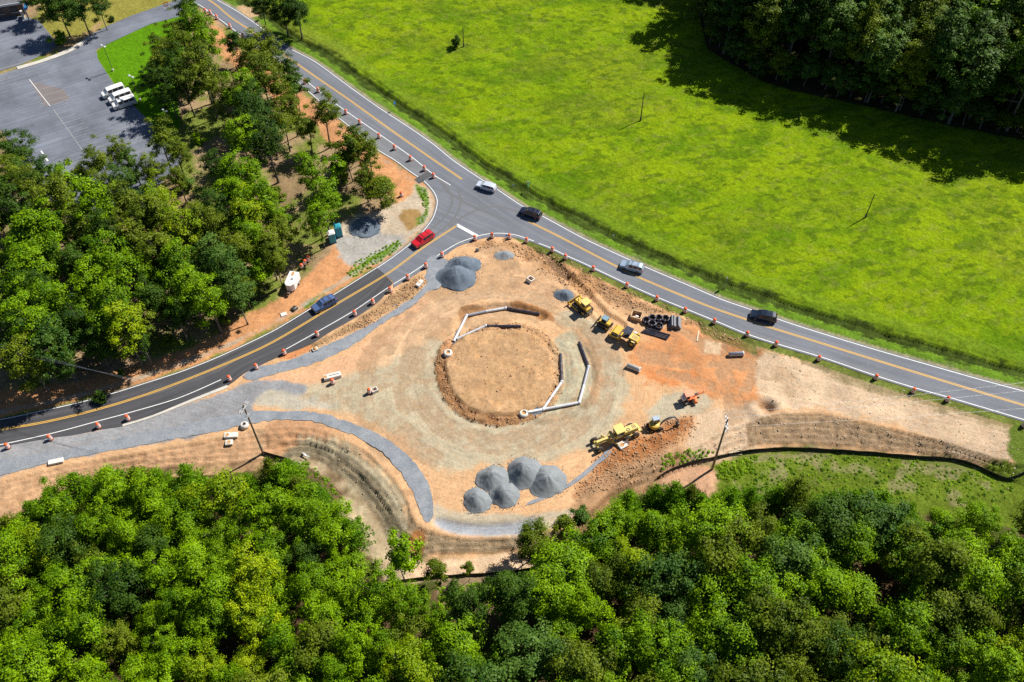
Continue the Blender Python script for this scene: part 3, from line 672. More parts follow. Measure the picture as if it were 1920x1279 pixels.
# painted lines
def inner(P, d): return offset(P, d)
stripe('edge_line', offset(main_up, 0), .15, W_PAINT, ZR + .006, road)
ml_top = main_lo[main_lo[:, 0] < U(846,347)[0]]; ml_bot = main_lo[main_lo[:, 0] > U(1005,452)[0]]
stripe('edge_line', ml_top, .15, W_PAINT, ZR + .006, road); stripe('edge_line', ml_bot, .15, W_PAINT, ZR + .006, road)
for P in (main_mid_a, main_mid_b):
    for d in (-.14, .14): stripe('centre_line', offset(P, d), .17, Y_PAINT, ZR + .006, road)
for d in (-.14, .14): stripe('centre_line', offset(side_mid, d), .17, Y_PAINT, ZR + .005, side)
stripe('edge_line', offset(side_up, .25), .15, W_PAINT, ZR + .005, side)
su = offset(side_up, .3)
lo_a = side_lo[(side_lo[:, 0] < U(540,655)[0] + 0) & (side_lo[:, 0] < U(425,707)[0])]
stripe('edge_line', lo_a, .15, W_PAINT, ZR + .005, side)
lo_b = side_lo[(side_lo[:, 0] > U(532,657)[0]) & (side_lo[:, 0] < U(737,532)[0])]
stripe('edge_line', lo_b, .15, W_PAINT, ZR + .005, side)
lo_c = side_lo[side_lo[:, 0] >= U(737,532)[0]]
stripe('edge_line', lo_c, .15, W_PAINT, ZR + .004, apron)
stripe('edge_line', offset(corner, .35), .14, W_PAINT, ZR + .004, apron)
stripe('edge_line', offset(turn_edge, .25), .14, W_PAINT, ZR + .004, apron)
stripe('stop_line', UL([(856,421.5),(875,432),(895,443)]), .75, W_PAINT, ZR + .005, apron)
CONC = gravel('concrete', (.50, .48, .44), (.60, .58, .54), 5, .01)
CURB = gravel('kerb_concrete', (.46, .43, .38), (.56, .53, .48), 5, .01)
tag(road_strip('kerb', smooth_line(UL([(31,126),(70,115),(118,97),(150,80),(173,63)]), 1), smooth_line(UL([(34,131),(72,120),(121,103),(153,86),(178,66)]), 1), CURB, .15, 40, 3, .3), kind='structure')
tag(road_strip('gutter', smooth_line(UL([(426,722),(352,751.5),(285,779),(230,796)]), 1), smooth_line(UL([(428,727),(353,756),(285,783),(230,800)]), 1), CURB, ZR + .03, 60, 3, .2), kind='structure')
PK = lotm
BAY = [0]
def lot_line(a, b, w=.11, m=W_FADE):
    BAY[0] += 1; stripe('bay_line', np.linspace(U(*a), U(*b), 8), w, m, ZR + .005 + .0008*BAY[0], PK)
lot_line((55,149), (94,199), .14, W_PAINT)
for i in range(5):
    x, y = 60 + i*9.5, 159 + i*10.5
    lot_line((x-14, y+5), (x+46-i*1.0, y-14+i*.6), .1)
lot_line((94,199), (131,186), .12); 
for i in range(9):
    x, y = 104 + i*7.2, 215 + i*8.6
    lot_line((x, y), (x+33, y-11), .1)
lot_line((100,205), (162,292), .14)
for i in range(7):
    x, y = 150 + i*13, 120 + i*14
    lot_line((x, y+10), (x+32, y), .09)
lot_line((77,283),(81,289), .3, W_PAINT); lot_line((86,297),(90,302), .35, W_PAINT); lot_line((94,309),(100,316), .45, W_PAINT); lot_line((107,326),(109,329), .5, W_PAINT)
slab('pavement_patch', UL([(56,152),(118,167),(132,186),(84,200)]), asphalt('brown_asphalt', (.16,.14,.14), .15, .1), ZR + .002, .05)

# clods, stones and lumps of soil lying on the rough ground: geometry nobody could count
ico = bmesh.new(); bmesh.ops.create_icosphere(ico, subdivisions=1, radius=1.0); ico.verts.ensure_lookup_table()
IV = np.array([v.co[:] for v in ico.verts]); IFc = np.array([[v.index for v in f.verts] for f in ico.faces]); ico.free()
def clods(name, weight, n, smin, smax, mat, seed):
    r = np.random.default_rng(seed); w = np.clip(weight, 0, 1).ravel(); w = w / w.sum(); pick = r.choice(len(w), n, p=w)
    x = GX.ravel()[pick] + r.uniform(-.16, .16, n); y = GY.ravel()[pick] + r.uniform(-.16, .16, n); z = Hgt.ravel()[pick]
    sc = smin + (smax - smin) * r.random(n)**4
    a = r.uniform(0, 6.28, n); c, q = np.cos(a)[:, None], np.sin(a)[:, None]
    V = IV[None] * (1 + .35 * r.normal(size=(n, 12, 1))) * sc[:, None, None] * np.stack([r.uniform(.7, 1.5, n), r.uniform(.7, 1.1, n), r.uniform(.5, .8, n)], 1)[:, None, :]
    X = V[..., 0]*c - V[..., 1]*q + x[:, None]; Y = V[..., 0]*q + V[..., 1]*c + y[:, None]; Z = V[..., 2] + z[:, None] + sc[:, None]*.2
    co = np.stack([X, Y, Z], -1).reshape(-1, 3); F = (IFc[None] + 12*np.arange(n)[:, None, None]).reshape(-1, 3)
    me = bpy.data.meshes.new(name); me.vertices.add(len(co)); me.loops.add(F.size); me.polygons.add(len(F))
    me.vertices.foreach_set('co', co.astype(np.float32).ravel()); me.loops.foreach_set('vertex_index', F.astype(np.int32).ravel()); me.polygons.foreach_set('loop_start', np.arange(0, F.size, 3, dtype=np.int32)); me.update()
    tag(link(name, me, None, [mat]), kind='stuff')
off_road = (sd_road > .9) * site
clods('soil_clods', off_road * (rubble * .8 + rough_bank * 1.3 + spoil * 1.0 + .5 * (np.abs(sd_isle) < .8) + .015 * (sd_isle < 0)) * (sd_low > 0), 9000, .035, .20, gravel('clod_soil', (.33, .185, .09), (.47, .29, .16), 3, .02), 1)
clods('pale_stones', off_road * (slope * .7 * (1 - .8*bowl) + .25 * (GX > U(1420,700)[0])) * (sd_low > -1) * (GX > U(480,800)[0]), 4000, .04, .15, gravel('stone', (.42, .33, .22), (.58, .48, .36), 3, .02), 2)
# gravel strips where the kerbs will go
G_STRIP = gravel('gravel_base', (.175, .195, .225), (.265, .28, .30), 4.0, .03)
def ragged(P, amp=.2):
    P = smooth_line(P, .5, True); t = np.arange(len(P)); 
    return P + np.c_[vnoise(t*.7, t*0., 3) - .5, vnoise(t*.7, t*0., 9) - .5] * 2 * amp
slab('gravel_strip', ragged(UL([(456,704),(483,689),(519,682),(584,659),(650,630),(703,604),(730,577),(755,562),(772,549),(790,530),(800,508),(801,487),(815,479),(836,487),(850,500),(838,522),(824,540),(803,546),(780,568),(750,588),(715,608),(672,641),(644,658),(588,682),(525,699),(483,711),(462,712)])), G_STRIP, .05, .16)
slab('gravel_strip', ragged(UL([(-160,918),(-160,888),(0,862),(120,843),(250,815),(350,795),(440,778),(480,772),(515,771),(586,773),(620,780),(657,793),(710,816),(756,846),(788,882),(806,917),(813,960),(808,978),(800,981),(792,967),(777,931),(760,899),(735,867),(700,836),(650,811),(586,790),(515,788),(480,793),(400,810),(250,838),(100,866),(0,892)])), G_STRIP, .05, .16)
slab('gravel_strip', ragged(UL([(1160,820),(1150,845),(1120,872),(1080,905),(1030,932),(985,948),(990,942),(1030,926),(1070,903),(1100,880),(1130,852),(1148,832)]), .1), G_STRIP, .05, .16)
# ------------------------------------------------------------------ trees
def leaf_mat(name, dark, light, gloss=.5):
    m, nt, N, L, b = nodes(name)
    v = attr(nt, 'var').outputs['Fac']; oi = N.new('ShaderNodeObjectInfo')
    n = noise(nt, .55, 3, .6, worldpos(nt))
    f = mth(nt, 'ADD', mth(nt, 'MULTIPLY', v, .8), mth(nt, 'MULTIPLY', oi.outputs['Random'], .35))
    f = mth(nt, 'ADD', f, mrange(nt, n.outputs[0], .3, .7, -.28, .14))
    c = mixc(nt, f, dark, light)
    L.new(c, b.inputs['Base Color']); b.inputs['Roughness'].default_value = gloss; b.inputs['Specular IOR Level'].default_value = .12
    tr = N.new('ShaderNodeBsdfTranslucent'); L.new(mixc(nt, 1.0, c, (1.0, 1.05, .5), 'MULTIPLY'), tr.inputs['Color'])
    mx = N.new('ShaderNodeMixShader'); mx.inputs[0].default_value = .16
    L.new(b.outputs[0], mx.inputs[1]); L.new(tr.outputs[0], mx.inputs[2]); L.new(mx.outputs[0], N['Material Output'].inputs['Surface'])
    return m
LEAF = {
 'oak': leaf_mat('oak_leaves', (.026, .058, .003), (.20, .26, .012)),
 'lush': leaf_mat('lush_leaves', (.022, .082, .001), (.255, .43, .003)),
 'yellow': leaf_mat('yellow_green_leaves', (.07, .16, .002), (.36, .45, .005)),
 'dark': leaf_mat('dark_leaves', (.011, .040, .004), (.080, .155, .012)),
 'grey': leaf_mat('grey_green_leaves', (.020, .066, .006), (.125, .22, .03)),
 'pine': leaf_mat('pine_needles', (.030, .115, .001), (.19, .35, .004)),
}
BARK = gravel('bark', (.10, .085, .07), (.17, .15, .125), 3.0, .03)
def leaves_mesh(name, P, Nn, S, V, asp=.62, fold=.18):
    """one small folded leaf spray per point"""
    n = len(P); Nn = Nn / np.linalg.norm(Nn, axis=1)[:, None]
    r = RNG.normal(size=(n, 3)); t = np.cross(Nn, r); t /= np.linalg.norm(t, axis=1)[:, None] + 1e-9; b = np.cross(Nn, t)
    S = S[:, None]
    co = np.stack([P + t*S*.5, P + b*S*.5*asp - Nn*S*fold, P - t*S*.5, P - b*S*.5*asp - Nn*S*fold], 1).reshape(-1, 3)
    me = bpy.data.meshes.new(name); me.vertices.add(4*n); me.loops.add(4*n); me.polygons.add(n)
    me.vertices.foreach_set('co', co.astype(np.float32).ravel()); me.loops.foreach_set('vertex_index', np.arange(4*n, dtype=np.int32))
    me.polygons.foreach_set('loop_start', np.arange(0, 4*n, 4, dtype=np.int32)); me.update()
    at = me.attributes.new('var', 'FLOAT', 'POINT'); at.data.foreach_set('value', np.repeat(V, 4).astype(np.float32))
    me.materials.append(None)
    return me
def unit(n): 
    v = RNG.normal(size=(n, 3)); return v / np.linalg.norm(v, axis=1)[:, None]
def crown_broad(R, zc, rz, nb, nl, leaf=(.30, .56), gap=0.0, br=(.24, .40)):
    """clumps spread through an uneven ellipsoid; each clump a ragged ball of leaf sprays"""
    P = []; Nn = []; S = []; V = []; cl = []
    lob = RNG.random(7) * .75 + .55
    for i in range(nb):
        y = 1 - 1.78 * ((i + .5) / nb); a = i * 2.39996 + RNG.random() * .7
        q = math.sqrt(max(0, 1 - y*y)); d = np.array([q*math.cos(a), q*math.sin(a), y])
        k = lob[int((a % 6.283) / 6.284 * 7)] * RNG.uniform(.62, 1.0)
        if i % 5 == 4: k *= .5
        c = np.array([d[0]*R*k, d[1]*R*k, zc + d[2]*rz*k]) + RNG.normal(size=3)*.25
        r = R * RNG.uniform(*br); cl.append((c, r))
        if RNG.random() < gap: continue
        m = int(nl * (r/(R*.32))**2); u = unit(m); u[:, 2] = np.where(u[:, 2] < -.3, -u[:, 2], u[:, 2])
        rad = r * (RNG.random(m)**.45) * np.array([1.1, 1.1, .8])[:, None]
        p = c + u * rad.T * (1 + .25 * RNG.normal(size=(m, 1)))
        P.append(p); Nn.append(u * .7 + d * .5 + RNG.normal(size=(m, 3)) * .45 + np.array([0, 0, .45])); S.append(RNG.uniform(leaf[0], leaf[1], m)); V.append(np.clip(RNG.random(m)*.7 + RNG.random() * .5 - .1, 0, 1))
    return leaves_mesh('crown', np.concatenate(P), np.concatenate(Nn), np.concatenate(S), np.concatenate(V)), cl
def crown_pine(R, z0, z1, n):
    P = []; Nn = []; S = []; V = []; cl = []
    lev = 11
    for i in range(lev):
        t = i / (lev - 1); z = z0 + (z1 - z0) * t; rr = R * (1 - t)**.8 * (.75 + .4*RNG.random()) + .25
        k = max(4, int(9 * (1 - t) + 3))
        for j in range(k):
            a = 6.283 * (j + RNG.random()*.7) / k; L = rr * RNG.uniform(.7, 1.1); m = int(n / 95 * (L / R + .35))
            s = RNG.random(m)**.7
            p = np.c_[np.cos(a)*L*s, np.sin(a)*L*s, z + .35*L*s*s + RNG.normal(size=m)*.14]; p[:, :2] += RNG.normal(size=(m, 2)) * .22
            P.append(p); Nn.append(unit(m) + np.array([0, 0, .5])); S.append(RNG.uniform(.28, .5, m)); V.append(np.clip(RNG.random(m)*.7 + RNG.random()*.3, 0, 1))
            if j % 3 == 0: cl.append((np.array([np.cos(a)*L*.7, np.sin(a)*L*.7, z + .2*L]), .4))
    return leaves_mesh('crown', np.concatenate(P), np.concatenate(Nn), np.concatenate(S), np.concatenate(V), .28, .05), cl
def trunk_mesh(H, r, cl, limbs=7, z_lo=.35):
    mb = MB(); k = 6; off = RNG.normal(size=2)*.25
    pts = [(off[0]*math.sin(t*3), off[1]*math.sin(t*2.2), H*t*.93 - .3*(t == 0)) for t in np.linspace(0, 1, k)]
    mb.tube(pts, [r*(1-.82*t) + (.25*r if t == 0 else 0) for t in np.linspace(0, 1, k)], 8)
    idx = list(range(len(cl))); random.shuffle(idx)
    for i in idx[:limbs]:
        c = cl[i][0]; z = max(H*z_lo, c[2] - 1.4 - .45*math.hypot(c[0], c[1])); z = min(z, H*.8); t = z/(H*.93)
        a = Vector((off[0]*math.sin(t*3), off[1]*math.sin(t*2.2), z)); c = Vector(c)
        mb.tube([a, a.lerp(c, .55) + Vector((0, 0, -.15)), c], [r*.42*(1.2-t), r*.24, r*.07], 5)
    o = mb.build('trunk_tmp', BARK); me = o.data; bpy.data.objects.remove(o); me.name = 'trunk'; return me
SHAPES = {}
def shape(key, fn, *a):
    SHAPES.setdefault(key, []).append(fn(*a))
def mk_broad(H, R, rz, nb, nl, gap=0., leaf=(.30, .56), br=(.24, .40), limbs=7, r=.2):
    me, cl = crown_broad(R, H - rz*.92, rz, nb, nl, leaf, gap, br); return (me, trunk_mesh(H - rz*.4, r, cl, limbs), R, H, rz)
def mk_pine(H, R, n): 
    me, cl = crown_pine(R, H*.22, H, n); return (me, trunk_mesh(H, .14, cl, 10, .2), R, H, H*.35)
for i in range(7): shape('broad', mk_broad, 11.5, 4.0, 4.6 + .3*(i % 3), 58, 370, .08, (.19, .40), (.12, .33))
for i in range(6): shape('open', mk_broad, 15.5, 4.0, 6.0, 50, 210, .06, (.24, .46), (.15, .31), 13, .24)
for i in range(4): shape('tall', mk_broad, 23.0, 4.9, 9.6, 60, 180, .0, (.36, .66), (.18, .34), 8, .3)
for i in range(3): shape('pine', mk_pine, 9.0, 2.7, 7000)
for i in range(2): shape('young', mk_broad, 8.5, 2.2, 2.7, 20, 120, .1, (.26, .48), (.26, .42), 8, .10)
for i in range(2): shape('shrub', mk_broad, 2.0, 1.15, 1.05, 11, 90, 0, (.18, .34), (.34, .5), 4, .05)
N_TREE = {'n': 0}
def tree_at(x, y, kind, pal, label, group=None, sc=1.0, cat='tree', name=None, hs=1.0, var=None):
    L = SHAPES[kind]; me, tm, R, H, rz = L[var % len(L) if var is not None else random.randrange(len(L))]
    nm = name or {'pine': 'pine_tree', 'shrub': 'shrub', 'open': 'oak_tree', 'tall': 'forest_tree', 'young': 'sapling'}.get(kind, 'broadleaf_tree')
    e = empty(nm, (x, y, hz(x, y) - .08), random.uniform(0, 6.28)); e.scale = (sc, sc, sc*hs)
    e.rotation_euler = (random.uniform(-.05, .05), random.uniform(-.05, .05), random.uniform(0, 6.28))
    c = bpy.data.objects.new('crown', me); C.objects.link(c); c.parent = e
    c.material_slots[0].link = 'OBJECT'; c.material_slots[0].material = LEAF[pal]
    if kind != 'shrub' or True:
        t = bpy.data.objects.new('trunk', tm); C.objects.link(t); t.parent = e
    tag(e, label, cat, group); N_TREE['n'] += 1; return e
def tree_px(px, py, rpx, kind, pal, label, group=None, hs=1.0, name=None, var=None, cat='tree'):
    """a tree whose crown centre is seen at (px, py) with a crown rpx wide"""
    _, _, R, H, rz = SHAPES[kind][0]
    z = 0.; zc0 = H - rz*.92
    sc = 1.0
    for _ in range(4):
        q = U(px, py, z + zc0*sc*hs); z = hz(q[0], q[1])
        dep = (CAM_H - z - zc0*sc*hs) / -(AX @ np.array([(px-_c[0])/FOC, (py-_c[1])/FOC, 1.0]))[2]
        sc = rpx * (1.08 if px < 370 and py < 362 else 1.28) * dep / FOC / (R * 1.02)
    hs2 = hs * (max(.75, min(1.25, sc)) / sc) ** .5 if kind != 'shrub' else hs
    q = U(px, py, z + zc0*sc*hs2)
    return tree_at(q[0], q[1], kind, pal, label, group, sc, cat, name, hs2, var)
def scatter(poly, dmin, n, seed, inner=None):
    r = random.Random(seed); x0, y0 = poly.min(0); x1, y1 = poly.max(0); out = []
    cell = {}
    for _ in range(n):
        p = (r.uniform(x0, x1), r.uniform(y0, y1)); k = (int(p[0]//dmin), int(p[1]//dmin))
        if not inside(np.array([p[0]]), np.array([p[1]]), poly)[0]: continue
        if any((q[0]-p[0])**2 + (q[1]-p[1])**2 < dmin*dmin for i in (-1,0,1) for j in (-1,0,1) for q in cell.get((k[0]+i, k[1]+j), [])): continue
        cell.setdefault(k, []).append(p); out.append(p)
    return out
W = 'trees of the woodland between the car park and the roads'
rows = [ # crown centre, crown radius in the photo, kind, colour
 (352,14,24,'open','dark'),(372,46,27,'open','lush'),(336,58,25,'open','oak'),(345,92,30,'open','oak'),(382,78,28,'open','lush'),(306,88,24,'open','oak'),(300,118,28,'open','oak'),(332,128,30,'open','dark'),(374,116,30,'open','oak'),(290,140,24,'open','dark'),(345,158,28,'open','oak'),(385,150,28,'open','oak'),(312,165,26,'open','dark'),
 (480,95,28,'open','oak'),(462,122,24,'open','oak'),(512,112,24,'open','oak'),(438,78,15,'young','dark'),(542,134,20,'open','dark'),(490,148,28,'open','oak'),(453,170,28,'open','lush'),(520,168,24,'open','oak'),(552,165,17,'young','dark'),(425,178,22,'open','oak'),(482,198,26,'open','dark'),
 (468,226,31,'open','dark'),(502,268,31,'open','dark'),(455,262,26,'open','lush'),(530,230,22,'open','oak'),(545,200,22,'open','oak'),(606,212,26,'open','oak'),(574,240,20,'open','oak'),(690,286,24,'open','oak'),(652,285,22,'young','oak'),(632,312,18,'young','lush'),(586,322,24,'open','lush'),(602,378,28,'open','lush'),(596,412,24,'open','lush'),(712,352,32,'broad','oak'),(668,262,18,'young','oak'),(682,330,20,'open','oak'),
 (410,312,22,'open','dark'),(432,330,28,'open','lush'),(474,328,26,'open','lush'),(490,372,32,'open','lush'),(466,402,30,'open','yellow'),(510,402,24,'open','lush'),(445,360,25,'open','lush'),(408,392,25,'open','dark'),(400,430,25,'open','oak'),(470,440,28,'open','lush'),(520,432,24,'open','oak'),
 (30,285,34,'broad','dark'),(75,325,20,'young','dark'),(188,308,30,'open','oak'),(218,288,24,'open','oak'),(150,328,22,'open','oak'),(245,302,20,'open','grey'),(302,266,34,'open','oak'),(332,290,26,'open','oak'),(280,322,24,'open','oak'),(332,335,22,'open','oak'),(222,340,27,'open','grey'),(190,352,27,'open','oak'),
 (100,372,36,'open','oak'),(52,360,33,'open','oak'),(20,330,30,'open','oak'),(10,382,30,'open','dark'),(180,392,34,'open','lush'),(232,390,30,'open','oak'),(282,402,34,'open','oak'),(306,376,30,'open','yellow'),(340,432,32,'open','yellow'),(250,440,32,'open','oak'),(200,440,30,'open','dark'),(150,430,28,'open','oak'),
 (62,440,44,'broad','lush'),(66,492,42,'broad','lush'),(34,540,30,'open','lush'),(110,560,34,'open','lush'),(60,602,38,'open','lush'),(20,590,28,'open','dark'),(100,642,38,'open','grey'),(50,672,34,'open','oak'),(14,650,30,'open','dark'),(200,482,34,'open','lush'),(180,524,32,'open','lush'),(232,522,34,'open','lush'),(210,582,38,'open','lush'),(232,622,34,'open','yellow'),(175,640,26,'open','dark'),(272,502,28,'open','lush'),(304,470,34,'open','oak'),(334,500,34,'open','lush'),(352,542,34,'open','lush'),(390,560,32,'open','lush'),(330,590,24,'open','dark'),(290,562,28,'open','dark'),(430,520,32,'open','grey'),(446,556,26,'open','grey'),(400,482,32,'open','grey'),(450,462,28,'open','oak'),(502,470,26,'open','oak'),(516,492,18,'open','oak'),(352,440,28,'open','oak'),(382,424,28,'open','oak'),(125,690,20,'open','dark'),(148,606,28,'open','dark'),(262,642,22,'open','dark'),(70,545,26,'open','dark'),(140,490,26,'open','dark'),
]
hue = {'oak': 'olive green', 'lush': 'fresh green', 'dark': 'dark green', 'yellow': 'yellowish green', 'grey': 'greyish green'}
def wood_part(x, y):
    if x < 420 and y < 200: return 'beside the lawn with the lamp posts'
    if y < 235: return 'beside the turn lane row of drums'
    if x > 540: return 'on the bare clay by the gravel pile'
    if x < 350 and y < 400: return 'at the lower end of the car park'
    if x < 160: return 'at the left edge above the road'
    if y > 480: return 'along the clay bank of the dark side road'
    return 'in the middle of the roadside woodland'
special = {(712,352): 'brownish oak leaning over the shaded gravel pile', (606,212): 'slim oak with a long bare trunk beside the turn lane', (602,378): 'leafy tree standing right behind the portable toilets', (62,440): 'big bright green tree at the left edge, upper of the two', (66,492): 'big bright green tree at the left edge, lower of the two',
 (352,14): 'dark tree in the corner between the driveway and the main road', (30,285): 'dense dark tree at the left corner of the car park', (516,492): 'pale trunked tree right beside the white trailer', (438,78): 'small dark tree on bare clay near the top of the main road'}
for (x, y, r, k, p) in rows:
    tree_px(x, y, r, k, p, special.get((x, y)) or f'{hue[p]} open crowned tree {wood_part(x, y)}' if k != 'broad' or (x, y) in special else f'{hue[p]} dense tree {wood_part(x, y)}', None if (x, y) in special else W, var=(x * 7 + y), hs=.72 if (x, y) == (712, 352) else 1.0)
lw = UL([(-60,420),(40,330),(130,350),(200,400),(300,420),(420,420),(470,350),(500,420),(545,440),(520,490),(460,560),(380,585),(250,650),(120,700),(0,710),(-60,715)], 4.0)
for p in scatter(lw, 4.7, 7000, 41):
    pal = random.choice(['oak', 'lush', 'lush', 'dark', 'oak'])
    tree_at(p[0], p[1], 'young', pal, f'{hue[pal]} understorey tree in the roadside woodland', 'understorey trees of the roadside woodland', random.uniform(.8, 1.35), name='understorey_tree')
# scrub below the woodland crowns
for (x, y, r, p) in ((300,232,10,'lush'),(250,330,14,'grey'),(345,345,14,'grey'),(370,260,9,'lush'),(520,360,10,'oak'),(640,335,12,'oak'),(110,72,13,'lush'),(210,35,5,'dark'),(60,345,10,'dark'),(225,700,7,'dark'),(420,600,8,'oak'),(190,745,10,'dark'),(320,640,9,'oak')):
    tree_px(x, y, r, 'shrub', p, {(110,72): 'round bright shrub between the shaded lot and the kerb', (210,35): 'tiny round bush on the dry grass by the driveway', (60,345): 'dark clipped bush beside the end of the car park'}.get((x, y), 'low bush under the trees of the roadside woodland'), None if (x, y) in ((110,72),(210,35),(60,345)) else 'bushes under the woodland', cat='shrub')
for (x, y, r, k, p, l) in ((488,8,19,'open','dark','left one of the dark trees between the main road and the field'),(528,12,27,'broad','dark','middle dark tree between the main road and the field'),(556,20,25,'broad','dark','right one of the dark trees between the main road and the field'),
        (108,14,32,'broad','dark','leftmost dark tree above the kerb at the top left'),(148,16,30,'broad','dark','dark tree with a leaning trunk above the kerb'),(182,8,20,'open','dark','small dark tree right of the kerb trees at the top left'),(70,-10,26,'broad','dark','dark tree behind the flat roofed building')):
    tree_px(x, y, r, k, p, l, None)
tree_px(855,80,7,'shrub','dark','lone dark little tree standing in the open field',None, hs=1.5, cat='shrub')

# bottom wood
bt = UL([(-130,1030),(30,985),(120,940),(215,922),(330,920),(450,925),(545,920),(590,945),(630,985),(655,1030),(650,1085),(720,1108),(830,1118),(930,1108),(990,1092),(1075,1065),(1120,1010),(1175,965),(1290,955),(1340,985),(1430,965),(1550,975),(1680,985),(1800,975),(2020,960),(2060,1420),(-150,1420)], 6.0)
dark_gap = [(U(925,1200,2), 3.6), (U(1640,1130,2), 4.0), (U(1420,1090,2), 3.2), (U(335,1060,2), 1.8)]
rb = random.Random(3)
special_bt = []
tree_px(412,930,46,'broad','yellow','large yellowish tree with pale twigs at the upper edge of the lower wood')
tree_px(748,1040,25,'young','lush','slender young tree standing before the foot of the sandy slope', hs=1.25)
tree_px(822,1072,17,'young','oak','thin sparse sapling beside the black fence below the bank')
tree_px(1003,1012,34,'broad','oak','tall dark green tree overlapping the lower edge of the site')
tree_px(1062,985,17,'young','oak','smaller green tree right of the tall tree at the site edge')
tree_px(1088,972,15,'young','grey','greyish small tree beside the brown rubble at the site edge')
tree_px(1030,1045,20,'young','oak','low tree in front of the tall tree at the site edge')
tree_px(878,1068,9,'young','oak','tiny sapling on the pale strip below the bank', hs=1.1)
taken = [np.array(o.location[:2]) for o in C.objects if o.name.startswith(('broadleaf', 'sapling')) and o.location.y < 85]
btl = np.array([p if p[0] < -6 else (-6, p[1]) for p in bt]); btr = np.array([p if p[0] >= -6 else (-6, p[1]) for p in bt])
for side_r, poly, dm in ((False, btl, 3.75), (True, btr, 4.6)):
  for p in scatter(poly, dm, 12000, 5):
    pa = np.array(p)
    if any(np.hypot(*(pa - q)) < 3.2 for q in taken): continue
    if any(np.hypot(*(pa - g[0])) < g[1] for g in dark_gap): continue
    pal = rb.choices(['lush', 'yellow', 'oak', 'grey', 'dark'], [66, 12, 12, 5, 5] if not side_r else [58, 7, 17, 10, 8])[0]
    sc = rb.uniform(.60, 1.05) if not side_r else rb.uniform(.74, 1.3)
    tree_at(p[0], p[1], 'broad', pal, f'{hue[pal]} {"small" if sc < .72 else "large" if sc > 1.05 else "middling"} tree in the {"right" if side_r else "left"} bottom wood', 'trees of the wood along the bottom of the photo', sc, hs=rb.uniform(.85, 1.25) * (1.2 if sc < .8 else 1))
# feathery pines along the edge of the lower wood
pines = [(15,985),(55,955),(100,925),(150,905),(210,898),(255,892),(310,898),(350,900),(470,905),(520,893),(560,905),(590,925),(620,955),(655,985),(545,880),(500,880),(1160,965),(1185,935),(1225,925),(1265,935),(1290,928),(1310,945),(1370,930),(1410,925),(1455,930),(1500,925),(1545,935),(1590,940),(1640,940),(1690,950),(1130,1000),(1340,955)]
for i, (x, y) in enumerate(pines):
    tree_px(x + rb.uniform(-6, 6), y + rb.uniform(-3, 10), rb.uniform(22, 36), 'pine', 'pine' if i % 5 else 'oak', 'feathery young pine edging the lower wood ' + ('left of the bowl' if x < 800 else 'right of the site'), 'young pines along the edge of the lower wood', hs=rb.uniform(.7, 1.0))
# upper right wood: a front row along the field, then the mass behind it
ufp = UL([(1318,20),(1335,85),(1370,112),(1432,148),(1490,165),(1555,180),(1615,195),(1675,208),(1755,228),(1835,246),(1920,260),(2100,300),(2200,200),(2060,30),(1900,-60),(1700,-80),(1500,-70),(1340,-50)], 0)
uf = scatter(ufp, 5.2, 7000, 9)
for p in uf:
    pal = rb.choices(['dark', 'grey', 'oak', 'lush'], [50, 25, 20, 5])[0]
    tree_at(p[0], p[1], 'tall', pal, f'tall {hue[pal]} tree of the top right wood', 'trees of the wood at the top right', rb.uniform(.78, 1.12), hs=rb.uniform(.85, 1.1))
for (x, y) in ((1290,-45),(1240,-58),(1180,-62),(1120,-64),(1060,-62),(1010,-64),(1330,-40)):
    q = U(x, y, 0); tree_at(q[0], q[1], 'tall', 'dark', 'tall dark tree beyond the top edge of the field', 'trees beyond the field', 1.0)
for (x, y) in zip(np.interp(np.linspace(0,1,26), np.linspace(0,1,13), [1318,1335,1368,1400,1432,1490,1555,1615,1675,1755,1835,1900,1990]), np.interp(np.linspace(0,1,26), np.linspace(0,1,13), [30,88,112,130,148,165,180,195,208,228,246,256,275])):
    q = U(x + rb.uniform(-8, 8), y + rb.uniform(-10, 2), 0); tree_at(q[0], q[1], 'broad', rb.choice(['dark', 'dark', 'grey', 'oak']), 'low dark tree edging the top right wood', 'low trees along the edge of the top right wood', rb.uniform(.6, .85), hs=rb.uniform(.8, 1.1))
# weeds and low scrub
def weeds(px, n, seed, z, pal, label, group, s=(.35, .8)):
    """ground cover nobody could count: leaf sprays in clumps, one mesh"""
    P = []; Nn = []; S = []; V = []
    for p in scatter(UL(px, z), .55, n*6, seed):
        k = s[0] + (s[1]-s[0]) * RNG.random()**2; m = int(60*k) + 3; h = hz(*p)
        u = unit(m); u[:, 2] = np.abs(u[:, 2])
        P.append(np.array([p[0], p[1], h]) + u * np.array([.8, .8, .55]) * k * RNG.random((m, 1))**.5); Nn.append(u + np.array([0, 0, .7])); S.append(RNG.uniform(.16, .34, m)); V.append(np.clip(RNG.random(m)*.7 + RNG.random()*.5 - .1, 0, 1))
    me = leaves_mesh('weeds', np.concatenate(P), np.concatenate(Nn), np.concatenate(S), np.concatenate(V)); me.materials.clear()
    return tag(link('weeds', me, None, [LEAF[pal[0]]]), kind='stuff')
weeds([(1240,880),(1300,862),(1335,852),(1340,842),(1290,850),(1240,862)], 60, 1, -1, ['lush', 'oak'], 'low green weed on the clay above the black fence', 'weeds above the black fence', (.4, .8))
weeds([(1350,870),(1420,855),(1410,885),(1370,900),(1345,895)], 120, 2, Z_LOW, ['lush', 'oak'], 'leafy weed clump right of the wooden utility pole', 'weeds by the right utility pole', (.5, 1.0))
